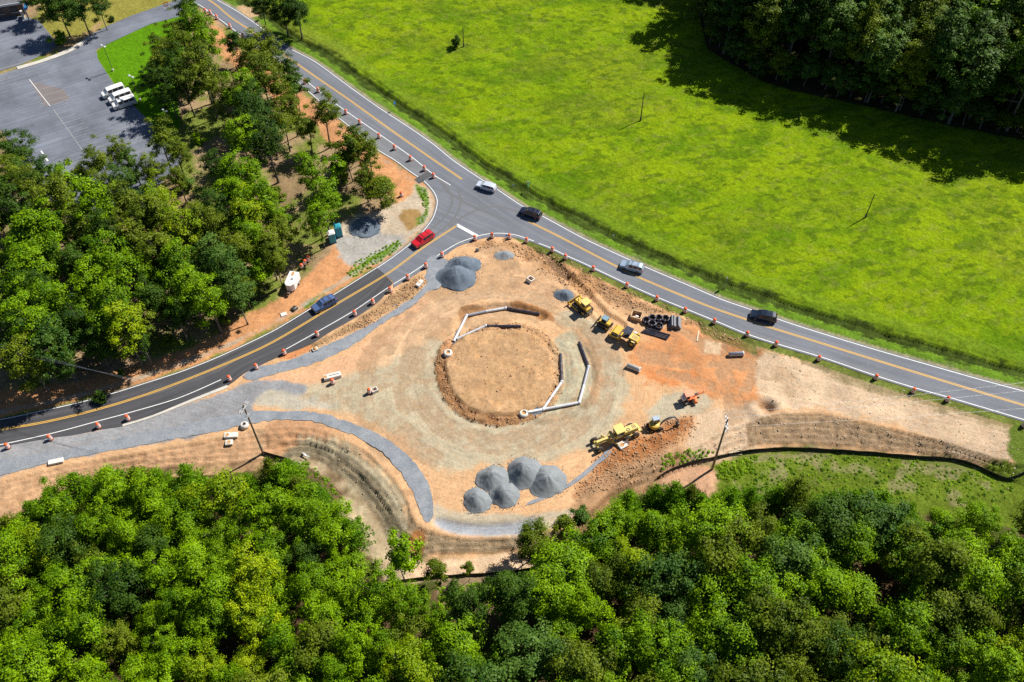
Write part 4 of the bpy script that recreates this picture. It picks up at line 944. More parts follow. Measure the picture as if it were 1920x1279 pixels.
weeds([(1420,860),(1560,853),(1720,862),(1850,890),(1900,900),(1900,940),(1700,935),(1480,925),(1400,915)], 420, 4, Z_LOW, ['lush', 'oak', 'pine'], 'low green weed on the grassy flat below the right slope', 'weeds on the grassy flat', (.10, .62))
weeds([(500,852),(560,850),(600,880),(640,925),(690,985),(660,990),(600,910),(540,880)], 60, 6, -1, ['lush', 'oak'], 'low bush along the foot of the sandy bowl', 'bushes at the foot of the sandy bowl', (.5, 1.1))
weeds([(820,1100),(1000,1085),(1010,1130),(900,1150),(820,1140)], 90, 7, Z_LOW, ['lush', 'oak', 'grey'], 'leafy bush behind the lower black fence', 'bushes behind the lower fence', (.5, 1.2))
weeds([(650,516),(668,492),(700,473),(748,450),(752,460),(728,480),(692,504),(660,522)], 260, 8, 0, ['lush'], 'green weed tuft in the strip beside the side road', 'weeds beside the side road', (.3, .55))
weeds([(781,347),(802,362),(806,385),(798,408),(785,424),(796,395),(790,372)], 70, 9, 0, ['lush', 'oak'], 'green weed tuft at the inside of the junction corner', 'weeds at the junction corner', (.3, .6))
# ------------------------------------------------------------------ things on the site and the road
def head(a, b, dz=0.0):
    p, q = G(*a, dz), G(*b, dz); return math.atan2(q.y - p.y, q.x - p.x)
def root(name, label, cat, px, rz=0.0, group=None, dz=0.0, sink=0.0):
    p = G(*px, dz); return tag(empty(name, (p.x, p.y, p.z - sink), rz), label, cat, group)
CY = paint('machine_yellow', (.66, .42, .045), .45, amt=.45); CYP = paint('pale_machine_yellow', (.72, .55, .16), .5, amt=.4)
BLK = paint('black_rubber', (.025, .025, .027), .8, dirt=(.3, .2, .13), amt=.6); DKM = paint('dark_steel', (.07, .068, .065), .55, .3, amt=.5)
STEEL = paint('worn_steel', (.30, .29, .28), .4, .7, amt=.5); GLS = paint('dark_glass', (.018, .022, .028), .08, amt=.05)
WHT = paint('white_paint_metal', (.78, .78, .77), .4, amt=.15); GRYM = paint('grey_metal', (.33, .34, .36), .45, .3, amt=.2)
ORG = paint('orange_plastic', (.88, .13, .03), .5, amt=.06); ORGM = paint('orange_machine', (.80, .17, .03), .45, amt=.3)
WPL = paint('white_reflective_band', (.82, .82, .80), .4, amt=.1); TEAL = paint('teal_plastic', (.012, .27, .36), .5, amt=.15)
NAVY = paint('dark_corrugated_plastic', (.022, .024, .045), .35, amt=.25, coat=.3); WPIPE = paint('pale_pipe', (.58, .60, .64), .4, amt=.5)
WOOD = gravel('weathered_wood', (.22, .16, .10), (.30, .225, .15), 2.0, .02); PALEW = gravel('pale_timber', (.55, .45, .31), (.66, .56, .42), 4.0, .01)
PREC = paint('precast_concrete', (.66, .64, .60), .85, dirt=(.5, .33, .2), amt=.55, sc=1.2); RUST = paint('rusty_mud', (.50, .24, .07), .9, amt=.3)
GREENS = paint('sign_green', (.01, .28, .16), .4, amt=.05); BLUES = paint('sign_blue', (.01, .16, .55), .4, amt=.05)
FABRIC = paint('black_fabric', (.018, .017, .018), .8, dirt=(.3, .2, .13), amt=.35); RED_L = paint('red_lens', (.5, .01, .01), .2, amt=0); CHROME = paint('headlight_glass', (.75, .78, .8), .15, amt=0)
GALV = paint('galvanised', (.62, .64, .66), .4, .3, amt=.1)

# ---- cars
def patch(mb, q, u0, u1, v0, v1, off):
    """a pane set proud of the four-cornered panel q"""
    a, b, c, d = [Vector(p) for p in q]; n = (c - a).cross(d - b).normalized()
    P = lambda u, v: (a*(1-u)+b*u)*(1-v) + (d*(1-u)+c*u)*v
    pts = [P(u, v) for u, v in ((u0, v0), (u1, v0), (u1, v1), (u0, v1))]
    mb.add([p + n*.025 for p in pts] + [p - n*.025 for p in pts], [(0,1,2,3),(0,4,5,1),(1,5,6,2),(2,6,7,3),(3,7,4,0)])
def car_parts(r, st, col, w, wb, wheel_r, glass, rack=False, roofcol=None):
    """st: stations front to rear (x, half width at sill, half width at belt, half width at roof, z sill, z belt, z roof)"""
    rings = []
    for (x, ws, wbt, wr, zs, zb, zr) in st:
        rings.append([(x, -ws, zs), (x, -w/2*min(1, ws/.01 if ws < .01 else 1) if False else -max(ws, wbt), (zs*.4+zb*.6)), (x, -wbt, zb), (x, -wr, zr), (x, wr, zr), (x, wbt, zb), (x, max(ws, wbt), (zs*.4+zb*.6)), (x, ws, zs)])
    b = MB(); vs = [p for g in rings for p in g]; n = 8
    fs = [(i*n+j, i*n+(j+1) % n, (i+1)*n+(j+1) % n, (i+1)*n+j) for i in range(len(rings)-1) for j in range(n)]
    fs += [tuple(range(n)), tuple(range(len(vs)-1, len(vs)-n-1, -1))]
    b.add(vs, fs); body = b.build('body', col, r)
    bv = body.modifiers.new('bevel', 'BEVEL'); bv.width = .045; bv.segments = 2; bv.limit_method = 'ANGLE'; bv.angle_limit = .35
    q = lambda i, j: (rings[i][j], rings[i+1][j], rings[i+1][(j+1) % n], rings[i][(j+1) % n])
    for kind, i, args in glass:
        g = MB()
        if kind in ('windscreen', 'rear_window'): patch(g, q(i, 3), .10, .92, .08, .92, .012 if True else 0); 
        if kind == 'side_window':
            for j, sgn in ((2, 1), (4, -1)):
                g = MB(); u0, u1 = args
                a, bq, c, d = q(i, j)
                if j == 2: patch(g, (a, bq, c, d), u0, u1, .14, .88, .012)
                else: patch(g, (d, c, bq, a), u0, u1, .14, .88, -.012)
                g.build('side_window', GLS, r)
            continue
        g.build(kind, GLS, r)
    for sx in (1, -1):
        for sy in (1, -1):
            x = wb/2*sx
            t = MB().lathe([(wheel_r*.62, -.11), (wheel_r*.93, -.12), (wheel_r, -.08), (wheel_r, .08), (wheel_r*.93, .12), (wheel_r*.62, .11), (wheel_r*.62, -.11)], 18).build('wheel', BLK, r)
            t.location = (x, sy*(w/2-.10), wheel_r); t.rotation_euler = (math.pi/2, 0, 0)
            rm = MB().lathe([(0, .115), (.05, .12), (wheel_r*.5, .09), (wheel_r*.62, .105), (wheel_r*.62, -.105), (0, -.1)], 14).build('rim', STEEL, t); rm.rotation_euler = (0 if sy < 0 else math.pi, 0, 0)
    x0, x1 = st[0][0], st[-1][0]; zb = st[1][5]
    for sy in (1, -1):
        MB().box((x0-.09, sy*w*.36, zb-.14), (.16, w*.2, .13), ch=.03).build('headlight', CHROME, r)
        MB().box((x1+.05, sy*w*.42, st[-2][5]-.05), (.10, w*.12, .28), ch=.03).build('tail_light', RED_L, r)
        MB().box((st[3][0]+.35, sy*(w/2+.10), 1.08 if st[3][6] < 1.9 else 1.3), (.14, .2, .14), ch=.03).build('wing_mirror', col, r)
    MB().box((x0-.02, 0, .46), (.14, w*.9, .22), ch=.05).build('front_bumper', DKM, r); MB().box((x1+.02, 0, .48), (.14, w*.9, .22), ch=.05).build('rear_bumper', DKM, r)
    if rack:
        zr = max(s[6] for s in st)
        k = MB()
        for sy in (1, -1): k.tube([(.35, sy*w*.31, zr-.03), (.2, sy*w*.31, zr+.06), (-1.4, sy*w*.31, zr+.06), (-1.6, sy*w*.31, zr-.03)], .022, 6)
        for x in (0, -1.1): k.box((x, 0, zr+.07), (.06, w*.62, .03))
        k.build('roof_rack', DKM, r)
SUV = [(2.36,.66,.70,.66,.45,.62,.70),(2.26,.84,.84,.78,.32,.86,.95),(1.25,.90,.88,.80,.28,1.00,1.08),(.55,.91,.88,.66,.28,1.02,1.62),(-.35,.91,.88,.68,.28,1.04,1.70),(-1.45,.91,.88,.67,.28,1.06,1.69),(-2.0,.90,.86,.62,.30,1.07,1.60),(-2.28,.86,.80,.70,.36,1.04,1.10),(-2.36,.76,.74,.70,.44,.62,.70)]
HATCH = [(x*.94, a, b_, c_, d, e*.94, f*.90) for (x, a, b_, c_, d, e, f) in SUV]
GL_SUV = [('windscreen', 2, 0), ('side_window', 3, (.08, .95)), ('side_window', 4, (.06, .94)), ('side_window', 5, (.1, .9)), ('rear_window', 6, 0)]
def add_car(label, rear, front, col, st=SUV, rack=False, cat='car', name='car', group='cars driving through the junction', sc=1.0):
    a = G(*rear, .8); b = G(*front, .8); m = (a + b)/2
    r = tag(empty(name, (m.x, m.y, ZR), math.atan2(b.y-a.y, b.x-a.x)), label, cat, group)
    car_parts(r, st, col, 1.82, 2.75, .35, GL_SUV, rack); r.scale = (sc,)*3; return r
SILV = paint('silver_car_paint', (.40, .50, .63), .28, .35, amt=.05, coat=.5); REDC = paint('red_car_paint', (.62, .012, .025), .3, .1, amt=.03, coat=.6)
BLUC = paint('blue_car_paint', (.10, .17, .36), .28, .3, amt=.04, coat=.6); NAVC = paint('navy_car_paint', (.015, .02, .045), .25, .2, amt=.04, coat=.6); BLKC = paint('black_car_paint', (.008, .017, .036), .22, .1, amt=.04, coat=.6)
add_car('silver hatchback nearest the junction mouth on the main road', (930, 354), (894, 343.5), paint('white_silver_paint', (.60, .66, .75), .28, .2, amt=.04, coat=.5), HATCH)
add_car('dark navy estate car with roof rails beside the green street sign', (1014, 405), (976, 393), NAVC, SUV, True)
add_car('red sport utility car turning into the side road', (812, 436), (774, 461), REDC, SUV, True, sc=1.06)
add_car('blue sport utility car on the dark new asphalt', (628, 559), (588, 580), BLUC, SUV, True, sc=1.04)
add_car('silver blue estate car below the white marker post', (1207, 505), (1163, 493.5), SILV, SUV, True)
add_car('black sport utility car farthest right on the main road', (1455, 597), (1409, 588), BLKC, SUV, False, sc=1.03)
VAN = [(2.85,.70,.74,.70,.50,.80,.92),(2.72,.90,.90,.84,.36,1.05,1.14),(2.05,.98,.96,.88,.32,1.22,1.30),(1.35,1.0,.98,.80,.32,1.26,2.02),(.2,1.0,.98,.82,.32,1.26,2.10),(-1.2,1.0,.98,.82,.32,1.26,2.10),(-2.55,1.0,.98,.80,.32,1.26,2.08),(-2.75,.98,.94,.76,.36,1.24,1.98),(-2.82,.96,.92,.74,.40,1.0,1.06)]
for (rear, front, l) in (((229,164),(194,176.5),'white passenger van parked nearest the lawn lamp post'),((242,174),(207,186.5),'white passenger van parked in the middle, its rear in tree shade'),((251,185.5),(213,197.5),'white passenger van parked lowest, mostly in bluish shade')):
    a = G(*rear, 1.1); b = G(*front, 1.1); m = (a+b)/2
    r = tag(empty('van', (m.x, m.y, ZR), math.atan2(b.y-a.y, b.x-a.x)), l, 'van', 'vans parked in the car park')
    car_parts(r, VAN, WHT, 2.0, 3.5, .36, [('windscreen', 2, 0), ('side_window', 3, (.12, .92)), ('side_window', 4, (.08, .94)), ('side_window', 5, (.06, .9))]); r.scale = (.97,)*3

# ---- white enclosed trailer
r = root('trailer', 'white enclosed cargo trailer parked on the clay by the woodland', 'trailer', (551, 534), head((556, 519), (543, 546)))
MB().box((0, 0, 1.25), (3.2, 1.9, 1.75), ch=.05).build('box_body', WHT, r); MB().hull([(1.6,.94,.4),(1.6,-.94,.4),(1.6,.94,2.1),(1.6,-.94,2.1),(2.15,.45,.45),(2.15,-.45,.45),(2.1,.45,2.0),(2.1,-.45,2.0)]).build('v_nose', WHT, r)
MB().box((.4, .2, 2.16), (.5, .5, .08), ch=.02).build('roof_vent', GRYM, r); MB().box((-.9, -.1, 2.14), (.9, .5, .03)).build('dirt_patch', RUST, r)
MB().cyl((1.9, .3, .45), (3.2, 0, .45), .05).cyl((1.9, -.3, .45), (3.2, 0, .45), .05).box((2.9, 0, .62), (.5, .55, .45), ch=.08).build('hitch', DKM, r)
for sy in (1, -1):
    t = MB().lathe([(.2, -.1), (.32, -.1), (.34, 0), (.32, .1), (.2, .1), (.2, -.1)], 16).build('wheel', BLK, r); t.location = (-.3, sy*.98, .34); t.rotation_euler = (math.pi/2, 0, 0)
    MB().lathe([(0, .09), (.2, .08), (.2, -.08), (0, -.09)], 12).build('rim', WHT, t)
    MB().box((-.3, sy*1.02, .78), (1.0, .2, .08), ch=.03).build('mudguard', GRYM, r)

# ---- portable toilets
for (px, l, rc) in (((636, 441), 'teal portable toilet, the farther of the two, with teal roof', TEAL), ((624, 453), 'teal portable toilet with white roof, nearer the road', WHT)):
    r = root('portable_toilet', l, 'portable toilet', px, math.radians(20), 'portable toilets under the tree')
    MB().box((0, 0, 1.12), (1.1, 1.1, 2.05), ch=.06).build('cabin', TEAL, r); MB().box((0, 0, .06), (1.2, 1.2, .12), ch=.02).build('base', DKM, r)
    MB().hull([(-.6,-.6,2.14),(.6,-.6,2.14),(.6,.6,2.14),(-.6,.6,2.14),(-.3,-.35,2.38),(.3,-.35,2.38),(.3,.35,2.38),(-.3,.35,2.38)]).build('roof', rc, r)
    d = MB().box((.56, 0, 1.05), (.05, .75, 1.8), ch=.015).build('door', TEAL, r); MB().box((.60, .28, 1.05), (.03, .06, .2)).build('handle', WHT, d)
    MB().cyl((-.4, .4, 2.2), (-.4, .4, 2.75), .06).build('vent_pipe', TEAL, r); r.scale = (1.2,)*3

# ---- traffic drums
def make_drum():
    r = empty('traffic_drum')
    pf = lambda z: .30 - .055*z/.95
    def band(z0, z1): return [(pf(z0), z0), (pf(z1), z1)]
    MB().lathe([(.30,.05),(.305,.06)] + band(.06,.16) + [(pf(.16)-.012,.165)] + band(.165,.92)[0:0] + [(.27,.24),(.262,.40),(.25,.56),(.245,.70),(.235,.86),(.20,.93),(0,.95)], 14).build('barrel', ORG, r)
    for z in (.20, .54):
        MB().lathe([(pf(z)+.004, z), (pf(z)+.014, z+.01), (pf(z+.21)+.014, z+.20), (pf(z+.21)+.004, z+.21)], 14).build('white_band', WPL, r)
    MB().lathe([(.28,.0),(.36,.0),(.37,.04),(.33,.08),(.29,.09)], 16).build('rubber_base', BLK, r)
    MB().ring((0, 0, .96), (1, 0, 0), .09, .02, 8, 5, 0, math.pi).build('handle', ORG, r)
    return r
drum0 = make_drum(); used_d = [False]
def drum(px, label, group, tilt=None):
    p = G(*px); r = drum0 if not used_d[0] else copy_tree(drum0); used_d[0] = True
    z = max(p.z, ZR) if abs(p.z) < .12 else p.z
    r.location = (p.x, p.y, z + .005); r.rotation_euler = (0, 0, random.uniform(0, 6.28)); r.scale = (1.28,)*3
    if tilt: r.rotation_euler = tilt; r.location.z += .25
    return tag(r, label, 'traffic drum', group)
ORD = ['first','second','third','fourth','fifth','sixth','seventh','eighth','ninth','tenth','eleventh','twelfth','thirteenth','fourteenth','fifteenth','sixteenth','seventeenth','eighteenth','nineteenth','twentieth','twenty-first','twenty-second','twenty-third','twenty-fourth','twenty-fifth','twenty-sixth']
row_a = [(386,24),(395,27),(407,36),(432,53),(456,71),(506,107),(530,126),(549,139),(572,157),(597,173),(617,188.5),(649,214),(675,233),(711,259),(740,280.5),(770,301),(796,320),(813,333.5)]
for i, p in enumerate(row_a):
    lab = 'orange and white drum closest to the junction on the turn lane line' if i == len(row_a)-1 else f'orange and white drum, {ORD[len(row_a)-2-i] if len(row_a)-2-i < 16 else "last"} up the turn lane from the dark patch'
    if i < 2: lab = ('leftmost' if i == 0 else 'second leftmost') + ' orange drum beside the main road at the top'
    drum(p, lab, 'drums along the turn lane of the main road')
row_b = [(890.5,450),(922.5,445.5),(955,447.5),(987,454.5),(1035.5,472),(1060,485.5),(1112,507.5),(1175,539),(1231,563.5),(1284,585.5),(1338.5,606),(1400,630),(1454,648.5),(1534,675.5),(1641,711),(1711,736),(1775,752),(1918,800)]
for i, p in enumerate(row_b):
    lab = ['orange and white drum at the lower end of the stop line','orange and white drum right of the stop line beside a dark sign','orange and white drum with a blue barricade leaning on it'][i] if i < 3 else ('orange and white drum at the right edge of the photo' if i == len(row_b)-1 else f'orange and white drum, {ORD[i-3]} along the main road right of the blue barricade')
    drum(p, lab, 'drums along the lower edge of the main road')
row_c = [(829,482),(799,502),(765,524),(732,547),(699.5,569.5),(665.5,591),(595,630),(533.5,664),(481,691),(431,713),(241,787),(186,801.5),(95.5,824),(16,840)]
for i, p in enumerate(row_c):
    drum(p, f'orange and white drum, {ORD[i]} down the side road from the stop line', 'drums along the lower edge of the side road')
drum((753, 368), 'single orange drum on the clay inside the junction corner', None)
drum((624, 719), 'orange drum in front of the long precast box', None); drum((693, 737), 'orange drum beside the small square catch basin', None)
for (p, l, t) in (((566, 503), 'leftmost leaning orange drum stored by the woodland', (.3, .15, 0)), ((571, 497), 'middle leaning orange drum stored by the woodland', (.28, .1, 1)), ((577, 491), 'rightmost leaning orange drum stored by the woodland', (.3, 0, 2))):
    drum(p, l, 'spare drums stored by the woodland', t)
r = root('barricade', 'orange striped barricade closing the driveway at the top', 'barricade', (313, 14), .6)
for z in (.5, .95, 1.4): MB().box((0, 0, z), (1.6, .05, .22)).build('board', ORG if z != .95 else WPL, r)
for s in (-.6, .6): MB().box((s, 0, .8), (.06, .06, 1.6)).box((s, 0, .04), (.08, .9, .08)).build('leg', WHT, r)
r = root('barricade', 'small blue and white folding barricade beside the drum', 'barricade', (951, 447), .4)
MB().box((0, .18, .62), (1.0, .04, .34), ry=.0).build('board', BLUES, r); MB().box((0, .2, .25), (1.0, .04, .2)).build('board', WPL, r)
for s in (-.45, .45): MB().cyl((s, .2, 0), (s, 0, .95), .025).cyl((s, -.3, 0), (s, 0, .95), .025).build('leg', WHT, r)

# ---- gravel heaps
G_HEAP = gravel('blue_grey_gravel', (.095, .125, .165), (.135, .17, .21), 5.0, .05); G_HEAP2 = gravel('light_grey_gravel', (.185, .205, .22), (.235, .255, .27), 5.0, .05)
def heap(label, px, rx, ry, h, mat, rz=0.0, group='gravel heaps on the site', flat=.12, seed=0, ridge=0.0, sharp=1.0):
    """a tipped heap: angle of repose sides, rounded crown, gullies and slumped toe"""
    n, m = 64, 26; c = G(*px); rg = np.random.default_rng(seed); vs = []
    ph = rg.random(6)*6.28
    for j in range(m):
        t = j/(m-1)
        for i in range(n):
            a = 2*math.pi*i/n
            e = 1 + t*t*(.06*math.sin(2*a+ph[0]) + .04*math.sin(3*a+ph[1])) + t**5*(.03*math.sin(7*a+ph[2]) + .02*math.sin(11*a+ph[3]))
            x, y = rx*t*e*math.cos(a), ry*t*e*math.sin(a)
            z = h*(1 - (t*t/(t*t+flat*(1-t)+1e-6))*t) if t < 1 else 0
            z = h*(.42*(1 - t) * (1 + .8*t) + .58*.5*(1 + math.cos(math.pi*t)))
            z = min(z, h*(.97 - .25*t*t)) if flat > .3 else z
            g = .035*h*t*(1-t)*4*(math.sin(4*a+ph[4]+3*t)*.6 + math.sin(7*a+ph[5]-2*t)*.4)
            z += g + ridge*h*.12*math.sin(x*2.2+ph[1]*.3)*(1-t)
            nz = (vnoise(np.array([x*.9+seed*3.]), np.array([y*.9]), 2)[0]-.5)*.34*min(1, h)*(1-t*.6) + (vnoise(np.array([x*2.6+seed*3.]), np.array([y*2.6]), 4)[0]-.5)*.10
            vs.append((x, y, (z+nz) if t < 1 else -.35))
    fs = [(j*n+i, j*n+(i+1) % n, (j+1)*n+(i+1) % n, (j+1)*n+i) for j in range(1, m-1) for i in range(n)]
    fs = [(0, n+(i+1) % n, n+i)[::-1] for i in range(n)] + fs
    mb = MB(); mb.add(vs, fs, True); o = mb.build('gravel_heap', mat)
    ls = MB(); ih = .06
    for _ in range(int(55*(rx+ry)/2)):
        a = rg.uniform(0, 6.28); t = 1 + abs(rg.normal())*.13 - .10; q = rg.uniform(.03, .10); x, y = rx*t*math.cos(a), ry*t*math.sin(a)
        ls.add([(x+q*u_, y+q*v_, .06+q*w_) for u_, v_, w_ in ((1,0,0),(0,1,0),(-1,0,0),(0,-1,0),(0,0,.9),(0,0,-.9))], [(0,1,4),(1,2,4),(2,3,4),(3,0,4),(1,0,5),(2,1,5),(3,2,5),(0,3,5)])
    tag(ls.build('loose_stones', mat, o), kind='stuff'); o.location = (c.x, c.y, min(c.z, .1)); o.rotation_euler = (0, 0, rz)
    return tag(o, label, 'gravel heap', group)
heap('large blue grey gravel heap, the front lobe near the side road', (856, 520), 4.0, 3.7, 2.3, G_HEAP, .3, seed=1, flat=.28)
heap('blue grey gravel heap behind the large front lobe', (868, 499), 3.5, 2.9, 1.8, G_HEAP, .2, seed=2, flat=.34)
heap('small ridged grey gravel heap near the drums at the top of the site', (946, 479), 2.2, 1.4, .7, G_HEAP2, .0, seed=3, ridge=1.5, flat=.4)
heap('dark gravel heap tipped beside the big yellow bulldozer', (1060, 554), 2.3, 1.7, 1.15, G_HEAP, -.4, seed=4)
heap('shaded gravel heap under the leaning oak by the toilets', (684, 424), 3.6, 3.2, .8, G_HEAP, .6, seed=5)
heap('single conical grey heap, lowest left of the bottom group', (895, 939), 2.4, 2.4, 1.6, G_HEAP2, 0, seed=6)
heap('grey gravel heap second from left in the bottom group, upper lobe', (924, 898), 3.0, 2.5, 1.9, G_HEAP2, .4, seed=7)
heap('grey gravel heap in the middle of the bottom group, lower lobe', (946, 928), 2.45, 2.6, 1.8, G_HEAP2, .1, seed=8)
heap('dark sided grey heap at the upper right of the bottom group', (984, 887), 3.25, 3.1, 2.6, G_HEAP2, .2, seed=9)
heap('grey gravel heap farthest right in the bottom group', (1026, 903), 3.2, 3.3, 2.2, G_HEAP2, -.2, seed=10)

# ---- drain pipes round the island
def corr(mb, a, b, r, step=.16):
    a, b = Vector(a), Vector(b); L = (b-a).length; n = max(2, int(L/step)*2); pts = [a.lerp(b, i/n) for i in range(n+1)]
    rs = [r if i % 2 else r*.90 for i in range(n+1)]; mb.tube(pts, rs, 12); return mb
def pipe_run(label, segs, joints, base):
    r = empty('drain_pipe', base, 0); tag(r, label, 'drain pipe', 'drain pipes laid round the island'); b = Vector(base)
    for (p, q, mat, corrg) in segs:
        P = G(*p, .25); Q = G(*q, .25); P.z += .27; Q.z += .27
        P -= b; Q -= b; mb = MB()
        if corrg: corr(mb, P, Q, .29)
        else: mb.tube([P, Q], .26, 14); 
        o = mb.build('corrugated_section' if corrg else 'pipe_section', mat, r)
        if not corrg:
            for t in (.33, .66):
                c = P.lerp(Q, t); d = (Q-P).normalized(); MB().cyl(c-d*.06, c+d*.06, .285, n=14).build('coupling', WPIPE, o)
    for j in joints:
        P = G(*j, .25); P.z += .29; P -= b; MB().lathe([(0, .32), (.2, .29), (.31, .12), (.33, 0), (.31, -.12), (.2, -.28)], 14, P).build('elbow', WPIPE, r)
DARKW = paint('perforated_pipe', (.30, .31, .36), .35, amt=.2)
b0 = G(853, 637); pipe_run('pale pipe run bending round the upper left of the island, ending black', [((851,640),(875,592),WPIPE,False),((875,592),(912,584),DARKW,True),((912,584),(947,578),WPIPE,False),((950,578),(1012,589),NAVY,True)], [(875,592),(948,578)], b0)
pipe_run('shorter pipe branch hugging the upper left edge of the island', [((856,636),(910,611.5),WPIPE,False),((912,611.5),(977,612),NAVY,True)], [(911,611.5)], b0)
b1 = G(1018, 768); pipe_run('outer pipe run east of the island with two bends', [((1020,767.5),(1086,755),WPIPE,False),((1086,755),(1095,722),WPIPE,False),((1095,722),(1103.6,688),DARKW,True),((1103.6,688),(1086,642),NAVY,True)], [(1086,755),(1103.6,688)], b1)
pipe_run('inner pipe run at the right rim of the island', [((990,773),(1018,768),GALV,False),((1018,768),(1053.5,716),WPIPE,False),((1053.5,716),(1051,664),NAVY,True)], [(1018,768),(1053.5,716)], b1)
for (px, l) in (((840,664), 'round concrete manhole at the upper left of the island'), ((982,777), 'round concrete manhole at the lower right of the island')):
    r = root('manhole', l, 'manhole', px, 0, 'manholes at the island')
    MB().lathe([(.62,-.3),(.80,-.3),(.82,.45),(.55,.62),(.42,.62),(.42,.2)], 22).build('concrete_ring', PREC, r); MB().cyl((0,0,.1),(0,0,.42),.43,n=18).build('muddy_floor', RUST, r)
for (px, px2, l) in (((849,646),(858,622),'grey gravel spill at the pipe joint left of the island'), ((992,774),(1016,768),'grey gravel spill at the pipe joint below the island')):
    heap(l, ((px[0]+px2[0])/2, (px[1]+px2[1])/2), 1.7, .75, .32, G_HEAP, head(px, px2), 'gravel spills round the pipes', seed=int(px[0]))

# ---- precast concrete pieces
def precast(label, px, d, rz, holes=(), name='concrete_box', lid=True, tilt=None, group='precast concrete pieces', open_top=False):
    r = root(name, label, 'concrete box', px, rz, group, sink=.05)
    if tilt: r.rotation_euler = (tilt[0], tilt[1], rz)
    L, Wd, h = d; t = .14
    if open_top:
        MB().box((0, Wd/2-t/2, h/2), (L, t, h)).box((0, -Wd/2+t/2, h/2), (L, t, h)).box((L/2-t/2, 0, h/2), (t, Wd-2*t-.004, h)).box((-L/2+t/2, 0, h/2), (t, Wd-2*t-.004, h)).build('walls', PREC, r)
        MB().box((0, 0, .1), (L-2*t-.01, Wd-2*t-.01, .2)).build('muddy_floor', RUST, r)
    else:
        MB().box((0, 0, h/2-.05), (L, Wd, h), ch=.04).build('body', PREC, r)
    for (x, y, rad) in holes:
        MB().lathe([(rad, h-.2), (rad+.10, h-.1), (rad+.10, h-.01), (rad, h-.005), (rad-.03, h-.06)], 20, (x, y, 0)).build('opening_rim', PREC, r)
        MB().cyl((x, y, h-.15), (x, y, h-.028), rad, n=20).build('muddy_opening', RUST, r)
    return r
hd = head((608,711),(640,703))
r = precast('long hollow precast box with a muddy open end, left of the island', (624, 708), (3.1, 1.0, .85), hd); MB().box((-1.2, 0, .8), (.5, .6, .04)).build('muddy_opening', RUST, r); MB().box((.35, 0, .8), (1.9, .12, .05)).build('joint', DKM, r)
precast('small square catch basin left of the island with dark side', (703, 734), (1.1, .9, .75), .5, open_top=True)
precast('rectangular precast slab with round hole by the left utility pole', (434, 818), (2.3, 1.0, .5), head((417,815),(445,815)), ((-.6, 0, .32),))
precast('square precast slab with round hole below the rectangular one', (430, 831), (1.2, 1.0, .45), .1, ((0, 0, .32),))
precast('pale precast box at the edge of the gravel strip on the far left', (106, 867), (2.4, .9, .6), head((93,867),(121,861)))
precast('white precast box beside the narrow gravel strip under the drums', (787, 533), (1.7, .8, .6), head((781,538),(793,526)), ((.05, 0, .2),))
precast('tilted pale concrete box in the rutted clay at the top', (993, 527), (1.3, 1.2, .8), .9, tilt=(.2, .25), open_top=True)
r = precast('low concrete box with round hole beside the motor grader', (1167, 836), (1.5, 1.3, .55), .5, ((-.1, 0, .38),))
r = root('concrete_slab', 'white triangular slab leaning on the concrete box by the grader', 'concrete slab', (1174, 833), .5)
MB().hull([(-.7,.0,.0),(.7,-.2,.0),(.15,.1,1.35),(-.7,.12,.0),(.7,-.08,.0),(.15,.22,1.35)]).build('slab', PREC, r)
r = root('manhole_cone', 'pale concrete manhole cone behind the left utility pole', 'manhole', (459, 800), 0)
MB().lathe([(.5,-.1),(.72,-.1),(.74,.5),(.50,.85),(.36,.86),(.34,.5)], 20).build('cone', PREC, r); MB().cyl((0,0,.3),(0,0,.6),.36,n=16).build('dark_inside', DKM, r)
r = root('drain_inlet', 'small pale inlet with a rusty cap between road and gravel strip', 'drain inlet', (591, 656), .5); MB().box((0, 0, .15), (1.0, .8, .4), ch=.03).build('box', PREC, r); MB().lathe([(0,.62),(.2,.6),(.34,.45),(.34,.3)], 14).build('cap', RUST, r)
r = root('drain_inlet', 'square pale concrete slab on the clay beside the blue car', 'concrete slab', (532, 590), .4); MB().box((0, 0, .08), (1.1, .9, .2), ch=.03).build('slab', PREC, r)
r = root('culvert_end', 'dark metal culvert end at the road edge by the blue car', 'culvert', (553, 580), head((545,576),(558,585))); MB().ring((.3, 0, .15), (1, 0, 0), .42, .05, 20, 6).build('rim', GALV, r); MB().hull([(-.6,-.5,.35),(.4,-.45,.5),(.4,.45,.5),(-.6,.5,.35),(-.6,-.55,-.1),(.4,-.5,-.1),(.4,.5,-.1),(-.6,.55,-.1)]).build('pipe_end', DKM, r)
for (px, rz, L, rad, l) in (((1380,666), head((1366,667),(1393,665)), 2.7, .40, 'smooth white pipe lying alone on the red clay'), ((1188,692), head((1175,686),(1201,696)), 2.5, .46, 'short concrete pipe half sunk in a clay hole')):
    r = root('concrete_pipe', l, 'concrete pipe', px, rz, 'loose concrete pipes'); mb = MB(); n = 20
    mb.lathe([(rad*.8, -L/2), (rad, -L/2), (rad, L/2-.3), (rad*1.1, L/2-.28), (rad*1.1, L/2), (rad*.8, L/2), (rad*.8, -L/2)], n); o = mb.build('pipe_barrel', WPIPE if L > 2.6 else PREC, r); o.rotation_euler = (0, math.pi/2, 0); o.location = (0, 0, rad)
r = root('pipe_stub', 'round dark lid standing on the clay near the top of the site', 'lid', (895, 471), .6); o = MB().lathe([(0,.05),(.40,.05),(.44,0),(.40,-.05),(0,-.05)], 20).build('disc', DKM, r); o.rotation_euler = (.9, 0, 0); o.location = (0, 0, .3)
